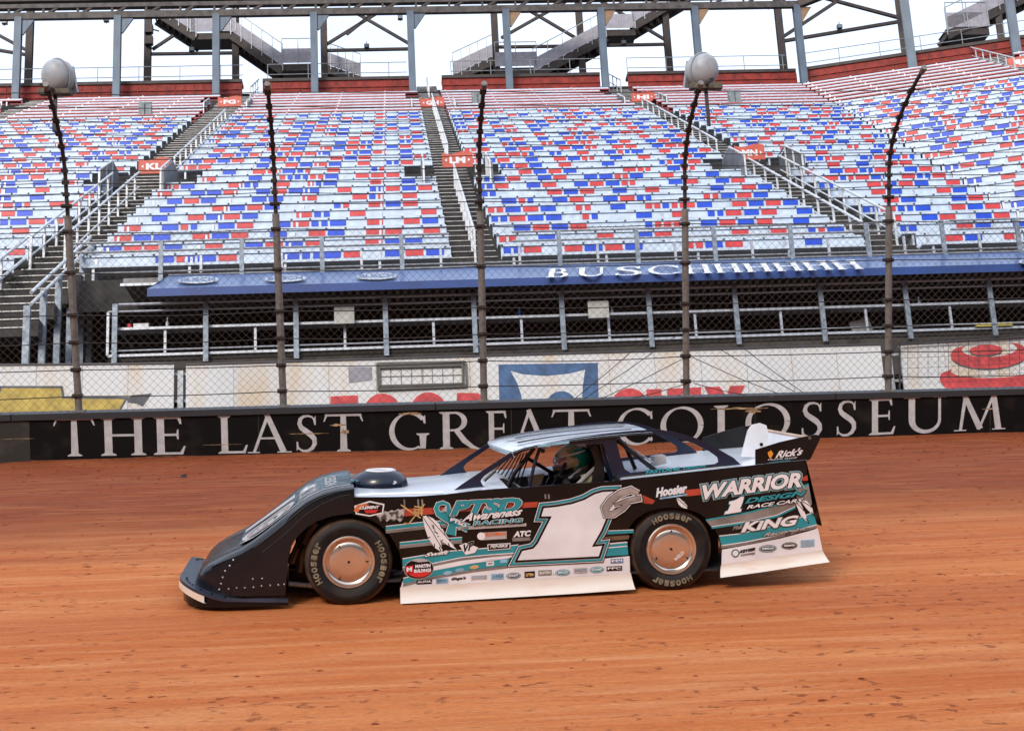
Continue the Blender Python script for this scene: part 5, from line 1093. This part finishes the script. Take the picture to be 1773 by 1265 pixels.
# ---------------------------------------------------------------- side graphics (thin vinyl sheets on the near side panel)
def sfn(l): return lambda px, py: (lambda q: B(q[0], -.0011 * l - .0006, q[1]))(bpx(px, py))
def dec(name, loops, mt, l, parent=None):
    m = MB(); f = sfn(l); m.plate(lambda x, z, t: f(x, z), loops, 0, 0); return m.build(name, mt, parent or near)
def offs(poly, d):
    n = len(poly); A = sum(poly[i][0] * poly[(i + 1) % n][1] - poly[(i + 1) % n][0] * poly[i][1] for i in range(n)); s_ = 1 if A > 0 else -1; out = []
    for i in range(n):
        p0, p1, p2 = poly[i - 1], poly[i], poly[(i + 1) % n]
        def nr(a, b): dx, dy = b[0] - a[0], b[1] - a[1]; l = math.hypot(dx, dy) or 1; return (dy / l * s_, -dx / l * s_)
        n1, n2 = nr(p0, p1), nr(p1, p2); bx, by = n1[0] + n2[0], n1[1] + n2[1]; k = bx * bx + by * by
        k = max(k, .9); out.append((p1[0] + bx * 2 * d / k, p1[1] + by * 2 * d / k))
    return out
def txt(name, s, A, B_, H, layers, l, shear=0.0, arch=0.0, parent=None):
    for i, (off, mt) in enumerate(layers):
        m = MB(); f = sfn(l + i); text_on(m, s, A, B_, H, lambda x, y: f(x, y), off=off, base=.025, shear=shear, arch=arch); m.build(name if i == len(layers) - 1 else 'lettering_outline', mt, parent or near)
def band(name, top, bot, mt, l): return dec(name, [top + bot[::-1]], mt, l)
# lower white areas
dec('white_lower_panel', [[(694, 1016), (697, 1006), (740, 996), (800, 988), (880, 979), (950, 974), (1050, 966), (1090, 962), (1091, 992), (1000, 998), (900, 1004), (800, 1010)]], CWH, 1)
dec('white_lower_panel', [[(1250, 951), (1300, 942), (1350, 932), (1400, 919), (1416, 914), (1424, 952), (1370, 960), (1310, 968), (1249, 977)]], CWH, 1)
m = MB(); f = sfn(2)
for k in range(17): p = f(700 + k * 23.5, 1009.5 - k * 1.43); m.tube([p, p - BY * .003], .005, 6)
for k in range(5): p = f(1272 + k * 32, 964 - k * 4.6); m.tube([p, p - BY * .003], .005, 6)
m.build('panel_rivet', mat('dull_rivet', (.35, .33, .3), .4, .6), near)
# stripes
band('red_stripe', [(690, 881), (755, 878), (830, 873), (935, 868)], [(690, 894), (755, 889), (830, 883), (935, 877)], REDV, 1)
band('red_stripe', [(1100, 855), (1114, 857), (1134, 866)], [(1100, 868), (1114, 871), (1130, 872)], REDV, 1); band('red_stripe', [(1186, 848), (1215, 845)], [(1186, 859), (1215, 856)], REDV, 1); band('red_stripe', [(1386, 827), (1398, 822)], [(1386, 832), (1399, 831)], REDV, 1)
for y0, dl in ((912, 0), (940, 0)):
    x0 = 668 if y0 == 912 else 692; x1 = 800 if y0 == 912 else 800; dy = -12 if y0 == 912 else -9
    def ln(a, b, t=0): return [(x0, y0 + a + t), ((x0 + x1) / 2, y0 + a + dy * .62 + t), (x1, y0 + a + dy + t)]
    band('white_pinstripe', ln(-2.2, 0), ln(-1, 0), WHV, 2); band('teal_stripe', ln(-1, 0), ln(3.2 if y0 > 930 else 5, 0), TEAL, 1); band('white_pinstripe', ln(3.4 if y0 > 930 else 5.2, 0), ln(4.4 if y0 > 930 else 6.3, 0), SILV, 2); band('grey_stripe', ln(4.6 if y0 > 930 else 6.5, 0), ln(9 if y0 > 930 else 11, 0), GREY, 1)
ta, tb = [(697, 967), (740, 960), (777, 954), (841, 949), (898, 943)], [(697, 981), (745, 975), (799, 964), (850, 959), (893, 956)]
band('teal_stripe', ta, tb, TEAL, 1); band('white_pinstripe', [(x, y - 1.3) for x, y in ta], [(x, y + .2) for x, y in ta], WHV, 2); band('white_pinstripe', [(x, y - .2) for x, y in tb], [(x, y + 1.3) for x, y in tb], WHV, 2)
band('grey_stripe', [(x, y + 1.4) for x, y in tb], [(697, 987), (745, 981), (799, 970), (850, 964), (890, 961)], GREY, 1); band('white_sweep', [(740, 982), (799, 970), (850, 964), (890, 961)], [(745, 990), (799, 977), (850, 968), (886, 964)], WHV, 2)
ta, tb = [(698, 1001), (750, 987), (814, 975), (883, 965)], [(698, 1010), (754, 996), (819, 985), (878, 978)]
band('teal_stripe', ta, tb, TEAL, 3); band('white_pinstripe', [(x, y - 1.4) for x, y in ta], [(x, y + .1) for x, y in ta], WHV, 4); band('grey_stripe', [(x, y + .5) for x, y in tb], [(x, y + 5) for x, y in tb], GREY, 3)
for x, y in ((775, 991), (796, 986), (821, 981)): dec('small_sponsor_patch', [ell(x, y, 8, 3.2, rot=-9)], PBL if x < 800 else YELV, 4)
dec('small_sponsor_patch', [[(842, 972), (855, 970.5), (855, 978), (842, 979.5)]], WHV, 4); txt('small_lettering', 'TECH', (844, 977), (853, 976), (0, -3), [(0, BLKV)], 5); dec('small_sponsor_patch', [[(866, 968), (878, 967), (878, 973), (866, 974)]], PBL, 4)
band('teal_stripe', [(1044, 919), (1097, 917)], [(1043, 925), (1097, 922)], TEAL, 1); band('white_pinstripe', [(1044, 918), (1097, 916)], [(1044, 919), (1097, 917)], WHV, 2); band('tan_stripe', [(1043, 929), (1090, 926)], [(1043, 936), (1088, 933)], mat('brown_vinyl', (.13, .085, .05), .3), 1)
band('teal_stripe', [(1040, 943), (1086, 939)], [(1040, 963), (1088, 960)], TEAL, 1); band('white_pinstripe', [(1040, 941), (1086, 937)], [(1040, 943), (1086, 939)], WHV, 2); band('white_pinstripe', [(1040, 948), (1086, 944)], [(1040, 949.5), (1086, 945.5)], WHV, 2)
# rear quarter sweeps
gt, gb_ = [(1222, 900), (1262, 893), (1300, 886), (1345, 874), (1377, 866)], [(1232, 912), (1300, 902), (1345, 892), (1377, 877)]
band('grey_sweep', gt, gb_, GREY, 1); band('teal_edge', [(x, y - 1.5) for x, y in gt], [(x, y + 1.2) for x, y in gt], TEAL, 2); band('teal_edge', [(x, y - .5) for x, y in gb_], [(x, y + 3) for x, y in gb_], TEAL, 2); band('white_pinstripe', [(x, y - 1.6) for x, y in gb_], [(x, y - .4) for x, y in gb_], WHV, 3)
dec('grey_sweep', [[(1378, 848), (1400, 838), (1406, 872), (1396, 880), (1380, 862)]], GREY, 1); dec('teal_edge', [[(1378, 846), (1400, 836), (1400, 839), (1378, 849)]], TEAL, 2)
ta, tb = [(1245, 928), (1282, 924), (1330, 912), (1375, 900), (1408, 887)], [(1249, 943), (1290, 937), (1330, 929), (1380, 916), (1414, 907)]
band('teal_stripe', ta, tb, TEAL, 1); band('white_pinstripe', [(x, y - 1.5) for x, y in ta], [(x, y) for x, y in ta], WHV, 2); band('white_pinstripe', tb, [(x, y + 1.5) for x, y in tb], WHV, 2); band('grey_stripe', [(x, y + 1.5) for x, y in tb], [(x, y + 6) for x, y in tb], GREY, 2)
# race number
one = [(941, 879), (962, 877), (990, 872), (1011, 865), (1029, 855), (1043, 851), (1063, 850), (1056, 880), (1040, 918), (1024, 946), (1042, 944), (1036, 962), (896, 969), (904, 953), (923, 949), (931, 940), (955, 893), (937, 893)]
for i, (d_, mt, nm) in enumerate(((11.5, BLKV, 'number_outline'), (10, WHV, 'number_outline'), (8.9, TEALD, 'number_outline'), (7.6, TEAL, 'number_outline'), (4.6, SILV, 'number_outline'), (3.7, BLKV, 'number_outline'), (0, CWH, 'race_number'))): dec(nm, [offs(one, d_)], mt, 6 + i)
gm_, gw_ = [(1104, 854), (1092, 847), (1074, 853), (1057, 866), (1047, 880), (1049, 889), (1061, 889), (1077, 879), (1087, 868)], [8, 9.5, 11, 12, 12, 11, 10, 9, 8]
for i, (ex, mt) in enumerate(((8, BLKV), (5, WHV), (2, BLKV), (0, mat('silver_grey_vinyl', (.42, .39, .38), .2, .2, .3, 5, coat=.5)))):
    for j, lp in enumerate((stroke(gm_, [w_ + ex for w_ in gw_]), stroke([(1063 - ex * .4, 874), (1085, 866), (1108 + ex * .5, 861)], [4 + ex, 8 + ex, 8.5 + ex]))): dec('race_letter' if i == 3 else 'number_outline', lp, mt, 14 + i + j * .35)
# PTSD block
txt('main_lettering', 'PTSD', (781, 891), (895, 885), (11, -24), [(.085, BLKV), (.06, WHV), (.035, BLKV), (.02, TEAL)], 13)
txt('script_lettering', 'Awareness', (799, 902), (901, 891), (5, -14), [(.05, BLKV), (.01, WHV)], 18, shear=.3)
txt('main_lettering', 'RACING', (819, 908.5), (903, 903), (2, -7.5), [(.06, BLKV), (.04, WHV), (.0, TEAL)], 18)
dec('name_bar', [[(794, 911), (911, 905), (911, 910), (792, 917)]], SILV, 8); txt('small_lettering', 'SGT. JOSEPH A HARVEY', (820, 912.6), (908, 907.6), (0, -2.6), [(0, BLKV)], 9)
rb_ = [(780, 925), (783, 908), (781, 897), (777, 884), (775, 873), (767, 869.5), (758, 872), (755, 880), (759, 889), (773, 898), (793, 906), (811, 914)]
for i, (ex, mt) in enumerate(((5, BLKV), (2, WHV), (0, TEAL))): dec('awareness_ribbon', stroke(rb_, [w_ + ex for w_ in (17, 13, 10, 8, 6, 6, 7, 8, 9, 10, 12, 14)]), mt, 6 + i)
txt('small_lettering', 'PTSD', (779, 901), (806, 912), (2, -5.5), [(.02, WHV)], 12)
# feathers, lashing, fur
def feather(pts, tip=True):
    dec('feather', [pts], WHV, 6); a, b = pts[0], pts[len(pts) // 2]
    for k in range(3, len(pts)): dec('feather_notch', stroke([pts[k - 1], ((pts[k - 1][0] * 2 + a[0] * .4 + b[0] * .6) / 3, (pts[k - 1][1] * 2 + a[1] * .4 + b[1] * .6) / 3)], 1.7), BLKV, 7)
    dec('feather_quill', stroke([a, ((a[0] + b[0]) / 2 + 1, (a[1] + b[1]) / 2), b], 1.2), BLKV, 7)
feather([(731, 893), (738, 892), (750, 908), (760, 928), (766, 950), (764, 955), (752, 947), (741, 930), (735, 912)]); feather([(739, 892), (750, 897), (762, 908), (770, 922), (780, 935), (793, 952), (778, 945), (764, 936), (752, 920), (744, 905)])
feather([(1170, 861), (1176, 862), (1186, 870), (1192, 880), (1182, 879), (1175, 873)]); feather([(1376, 868), (1384, 868), (1392, 884), (1400, 905), (1386, 892)]); feather([(1386, 866), (1396, 866), (1406, 878), (1408, 892), (1396, 880)])
fur = [(652, 893)]; 
for k in range(9): fur += [(655 + k * 5.6, 886 - k * .9 + (k % 2) * 2.5)]
fur += [(703, 876), (699, 890)]
for k in range(8): fur += [(698 - k * 5.6, 898 + (k % 2) * 5 - k * .1)]
dec('fur_graphic', [fur], mat('mottled_fur_print', (.42, .41, .40), .3, 0, .3, 30, col2=(.05, .05, .05), thr=(.45, .6)), 4)
for s_ in ([(694, 873), (712, 886), (728, 896)], [(735, 872), (722, 888), (708, 906), (700, 905)], [(716, 880), (733, 883)], [(715, 885), (732, 888)], [(717, 876), (733, 878)], [(719, 880), (718, 891)], [(725, 879), (724, 892)], [(730, 879), (730, 892)]): dec('lashing', stroke(s_, 2.0), YELV, 5 + 0)
for x in (700, 724, 731, 944, 950): dec('quill_stub', [[(x - 1.6, 864 if x < 800 else 855), (x + 1.2, 864 if x < 800 else 855), (x + 2, 876 if x < 800 else 863), (x - 1, 876 if x < 800 else 863)]], GREY, 3)
# sponsor decals
hx = [(615, 876), (640, 868), (664, 873), (662, 887), (640, 892), (617, 888)]
for i, (d_, mt) in enumerate(((1.5, WHV), (-1, BLKV))): dec('hexagon_badge', [offs(hx, d_)], mt, 5 + i)
dec('badge_flash', [[(612, 884), (618, 874), (632, 871), (640, 873), (626, 877), (620, 886)]], mat('orange_red_decal', (.62, .16, .05), .35), 7); txt('small_lettering', 'CLEMENT', (622, 881), (656, 879.5), (1, -5), [(.02, WHV)], 8, .2); dec('badge_flash', [[(630, 882.5), (656, 881.5), (650, 887), (634, 888)]], REDB, 7)
dec('round_badge', [ell(725, 984, 26, 18, rot=-5)], SILV, 5); dec('round_badge', [ell(725, 984, 25, 16.8, rot=-5)], BLKV, 6); dec('round_badge', [ell(725, 983, 23, 15.5, 200, 340)], REDB, 7); dec('round_badge', [[(701, 980), (715, 978), (716, 992), (703, 993)]], REDB, 7)
txt('small_lettering', 'MARTIN', (719, 982.5), (745, 980.5), (0, -5.5), [(.03, WHV)], 9); txt('small_lettering', 'BUILDINGS', (717, 990.5), (746, 988.5), (0, -5.5), [(.03, WHV)], 9); txt('small_lettering', 'M', (704, 989), (713, 988), (0, -7.5), [(.02, WHV)], 9); dec('round_badge', [[(711, 969.5), (720, 967), (737, 967.5), (741, 971), (725, 972.5)]], SILV, 8)
txt('script_lettering', 'Swift', (735, 963), (776, 958), (2, -6.5), [(.07, BLKV), (.015, WHV)], 8, .3)
dec('sponsor_plate', [[(795, 943), (806, 939), (828, 947), (822, 956), (806, 960)]], WHV, 8); txt('small_lettering', 'VP', (799, 957), (818, 950), (3, -15), [(.03, WHV), (.01, BLKV)], 9, .0)
dec('sponsor_plate', [[(832, 921.5), (877, 919), (877, 932), (834, 934.5)]], SILV, 6); dec('sponsor_plate', [ell(833, 927.5, 7, 6.5)], WHV, 7); txt('small_lettering', 'IRONMAN', (840, 928), (875, 926), (0, -6.5), [(.02, mat('orange_red_decal', (0, 0, 0)))], 8)
txt('small_lettering', 'ATC', (889, 929), (917, 927), (2, -9.5), [(.05, BLKV), (.03, WHV)], 7); dec('sponsor_plate', [[(887, 930.5), (918, 929), (918, 935), (887, 936.5)]], GREY, 6)
dec('sponsor_plate', [[(843.5, 941.5), (883.5, 939), (883.5, 949.5), (844.5, 952.5)]], WHV, 8); dec('sponsor_plate', [[(845, 942.8), (882, 940.3), (882, 948.3), (846, 951)]], BLKV, 9); txt('small_lettering', 'PENSKE', (848, 948), (879, 946), (1, -5), [(.01, WHV)], 10, .2)
def box_dec(x0, x1, y0, y1, s, bgm, fg, l=4, sk=-1.2):
    dec('sponsor_plate', [[(x0, y0), (x1, y0 + sk), (x1, y1 + sk), (x0, y1)]], bgm, l); txt('small_lettering', s, (x0 + 2, y1 - 2.5), (x1 - 2, y1 - 2.5 + sk), (0, -(y1 - y0) * .5), [(.005, fg)], l + 1)
def oval_dec(cx, cy, rx, ry, s, bgm, l=4):
    dec('sponsor_oval', [ell(cx, cy, rx, ry, rot=-4)], bgm, l); dec('sponsor_oval', [ell(cx, cy, rx - 1.2, ry - 1.2, rot=-4)], WHV if bgm is not BLKV else SILV, l + 1); dec('sponsor_oval', [ell(cx, cy, rx - 2, ry - 2, rot=-4)], bgm, l + 2); txt('small_lettering', s, (cx - rx * .66, cy + 1.8), (cx + rx * .66, cy + .8), (0, -3.4), [(.02, WHV)], l + 3)
DB = mat('slate_blue_decal', (.10, .20, .32), .35, 0, .2, 9)
box_dec(721, 748, 1004, 1011, 'ALLSTAR', BLKV, WHV); box_dec(755, 776, 1001, 1010, 'SIMPSON', PBL, DB); txt('script_lettering', "Gage's", (781, 1005), (806, 1003), (1, -6), [(.03, BLKV)], 4, .3)
box_dec(816, 843, 996, 1003, 'WILWOOD', SILV, PBL); box_dec(850, 872, 993, 1003, 'JRi', PBL, DB); oval_dec(889, 996, 12.5, 5.5, 'FAST', TEALD); box_dec(908, 926, 989, 1000, 'OPTIMA', BLKV, YELV); box_dec(932, 955, 987, 996, 'BILSTEIN', mat('olive_decal', (.16, .17, .10), .4), WHV); oval_dec(974, 990.5, 13, 5.6, 'AFCO', TEAL); box_dec(993, 1017, 983, 992, 'SUNOCO', SILV, DB); oval_dec(1033, 985.5, 12.5, 5.5, 'COMP', TEAL); box_dec(1050, 1077, 980, 988, 'PFC', BLKV, WHV); box_dec(1057, 1079, 967, 975, 'FPI', DB, WHV)
txt('script_lettering', 'Hoosier', (1136, 860), (1188, 852), (1.5, -15), [(.05, PBL), (.02, WHV)], 5, .05); dec('sponsor_underline', [[(1142, 861), (1190, 854), (1190, 857), (1142, 864)]], PBL, 5)
txt('main_lettering', 'WARRIOR', (1213, 865), (1386, 842), (3, -25), [(.12, WHV), (.108, TEAL), (.07, WHV), (.062, BLKV), (.02, WHV)], 5, .12, .06)
sm = [(1254 + (x - 896) * .195, 889 - (969 - y) * .222 - (x - 896) * .02) for x, y in one]; dec('number_outline', [offs(sm, 2)], TEALD, 11); dec('race_number_small', [offs(sm, .6)], WHV, 12); txt('main_lettering', 'DESIGN', (1289, 871), (1392, 857), (3, -9), [(.06, BLKV), (.01, TEAL)], 11, .2); txt('main_lettering', 'RACE CARS', (1292, 880.5), (1388, 868), (2, -6.5), [(.06, BLKV), (.0, WHV)], 11, .2)
txt('main_lettering', 'KiNG', (1283, 921), (1378, 908), (4, -17), [(.07, BLKV), (.045, GREY), (.01, WHV)], 7, .15); txt('script_lettering', 'Racing Inc.', (1320, 930), (1398, 918), (3, -8), [(.05, BLKV), (.0, SILV)], 11, .3); txt('small_lettering', 'Phil', (1268, 917), (1284, 914), (1, -6), [(.03, GREY)], 7, .2)
dec('sponsor_oval', [ell(1273, 957, 7, 7)], TEALD, 4); dec('sponsor_oval', [ell(1273, 957, 5, 5)], WHV, 5); txt('small_lettering', 'KEYSER', (1280, 957), (1307, 952), (1, -5), [(.04, BLKV)], 5, .2); dec('sponsor_underline', [[(1282, 959), (1307, 955), (1307, 958), (1282, 962)]], GREY, 5)
oval_dec(1329, 949, 15.5, 6.2, 'AMERICAN', TEALD); oval_dec(1366.5, 944, 14, 6, 'NESMITH', BLKV); box_dec(1386, 1410, 935, 947, 'VALOR', PBL, SILV, 4, -2)

# ---------------------------------------------------------------- the driver
def dp(px, py, y): q = bpx(px, py, y); return B(q[0], y, q[1])
hc = dp(991, 797, .58)
drv = thing('person', 'driver in black suit and camouflage helmet seated in the race car cockpit', 'person', dp(1010, 860, .58))
def skin(name, mt, joints, edges, root=0, parent=None, sub=2):
    me = bpy.data.meshes.new(name); bm = bmesh.new(); lay = bm.verts.layers.skin.verify(); inv = WM[parent.name].inverted(); vs = []
    for i, (p, r_) in enumerate(joints):
        v = bm.verts.new(inv @ Vector(p)); v[lay].radius = (r_, r_) if not isinstance(r_, tuple) else r_; v[lay].use_root = (i == root); vs.append(v)
    for a, b in edges: bm.edges.new((vs[a], vs[b]))
    bm.to_mesh(me); bm.free(); o = bpy.data.objects.new(name, me); C.objects.link(o); o.parent = parent; WM[o.name] = WM[parent.name].copy(); me.materials.append(mt)
    s_ = o.modifiers.new('skin', 'SKIN'); s_.use_smooth_shade = True; q = o.modifiers.new('sub', 'SUBSURF'); q.levels = sub; q.render_levels = sub; return o
SUIT = mat('black_race_suit', (.012, .012, .013), .85, 0, .3, 12)
pel = dp(1012, 905, .58); che = dp(1008, 858, .58); nek = dp(998, 828, .58)
def yo(p, d): return p + BY * d
wl, wr = wc - BY * .15, wc + BY * .15
J = [(pel, (.15, .12)), (dp(1012, 882, .58), (.14, .11)), (che, (.16, .12)), (nek, .06),
     (yo(dp(1010, 842, .58), -.19), .065), (yo(dp(990, 872, .58), -.27), .05), (yo(wl, -.0) + BX * .05 - BZ * .02, .035),
     (yo(dp(1010, 842, .58), .19), .065), (yo(dp(990, 872, .58), .27), .05), (wr + BX * .05 - BZ * .02, .035),
     (yo(dp(1000, 908, .58), -.1), .09), (yo(dp(905, 885, .58), -.12), .07), (yo(dp(850, 925, .58), -.12), .05), (yo(dp(1000, 908, .58), .1), .09), (yo(dp(905, 885, .58), .12), .07), (yo(dp(850, 925, .58), .12), .05)]
skin('body', SUIT, J, [(0, 1), (1, 2), (2, 3), (2, 4), (4, 5), (5, 6), (2, 7), (7, 8), (8, 9), (0, 10), (10, 11), (11, 12), (0, 13), (13, 14), (14, 15)], 0, drv)
for hb, sg in ((wl, -1), (wr, 1)):
    j = [(hb + BX * .05 - BZ * .02, .028), (hb + BX * .005, .034)]; ed = [(0, 1)]
    for k in range(4):
        b0 = hb + BY * (k - 1.5) * .021 - BX * .01 + BZ * .012; j += [(b0, .010), (b0 - BX * .022 - BZ * .006, .009), (b0 - BX * .016 - BZ * (.032 + .004 * k), .008)]; n = len(j); ed += [(1, n - 3), (n - 3, n - 2), (n - 2, n - 1)]
    j += [(hb - BY * sg * .035 + BX * .01, .011), (hb - BY * sg * .045 - BX * .015 + BZ * .0, .009)]; n = len(j); ed += [(1, n - 2), (n - 2, n - 1)]
    skin('gloved_hand', mat('black_glove', (.02, .02, .02), .8), j, ed, 0, drv, 1)
# helmet: faces left and slightly down; egg shape with visor port and chin bar
fwd = (BX * -.96 - BZ * .22 - BY * .12).normalized(); hy = (BY - fwd * BY.dot(fwd)).normalized(); hz_ = hy.cross(fwd) * -1
if hz_.dot(BZ) < 0: hz_ = -hz_
def HP(th, ph, k=1.0):   # th: azimuth from the face, ph: elevation
    x = math.cos(ph) * math.cos(th); y = math.cos(ph) * math.sin(th); z = math.sin(ph)
    r_ = .150 + .02 * max(0, x) * (1 if z < 0 else .4) ; return hc + (fwd * x * (r_ + .012) + hy * y * .132 + hz_ * z * (.142 if z > 0 else .145)) * k
CAMO = mat('camo_helmet_shell', (.20, .22, .11), .18, 0, .3, 9, col2=(.50, .42, .24), thr=(.48, .53), coat=.6); TEALH = mat('teal_helmet_paint', (.01, .24, .22), .15, 0, .3, 8, coat=.6)
def patch(name, t0, t1, p0, p1, k, mt, n=14):
    m = MB(); m.grid([[HP(R(t0 + (t1 - t0) * j / n), R(p0 + (p1 - p0) * i / n), k) for j in range(n + 1)] for i in range(n + 1)]); return m.build(name, mt, drv, True)
hm = patch('helmet', -180, 180, -62, 90, 1.0, CAMO, 28)
patch('helmet_side_panel', -165, -85, -25, 42, 1.012, TEALH); patch('visor', -62, 62, -12, 24, 1.02, mat('pink_tinted_visor', (.40, .24, .25), .12, .3, .3, 5, coat=.8)); patch('chin_bar', -75, 75, -58, -16, 1.05, mat('black_helmet_guard', (.015, .015, .016), .3)); patch('visor_pivot', -92, -66, -14, 12, 1.03, mat('cream_camo', (.45, .42, .26), .25, 0, .3, 14))
patch('helmet_trim', -150, -60, -40, -34, 1.06, SILV); patch('helmet_trim', -140, -40, 24, 29, 1.022, WHV)
m = MB(); m.tube([hc + hz_ * -.12 + (fwd * math.cos(R(k * 18)) * .15 + hy * math.sin(R(k * 18)) * .14) for k in range(20)], .035, 8, closed=True); m.build('neck_collar', SUIT, drv, True)
m = MB(); q = bl([(1005, 822), (1024, 817), (1028, 832), (1008, 837)], .38); m.plate(lambda x, z, t: B(x, t, z), [q], .37, .385); m.build('cream_belt_patch', mat('cream_camo', (0, 0, 0)), drv)
m = MB(); m.tube([dp(985, 828, .42), dp(1005, 812, .44)], .012, 8); m.tube([dp(1000, 838, .36), dp(1040, 800, .36)], .016, 6); m.build('harness_strap', SILV, drv)
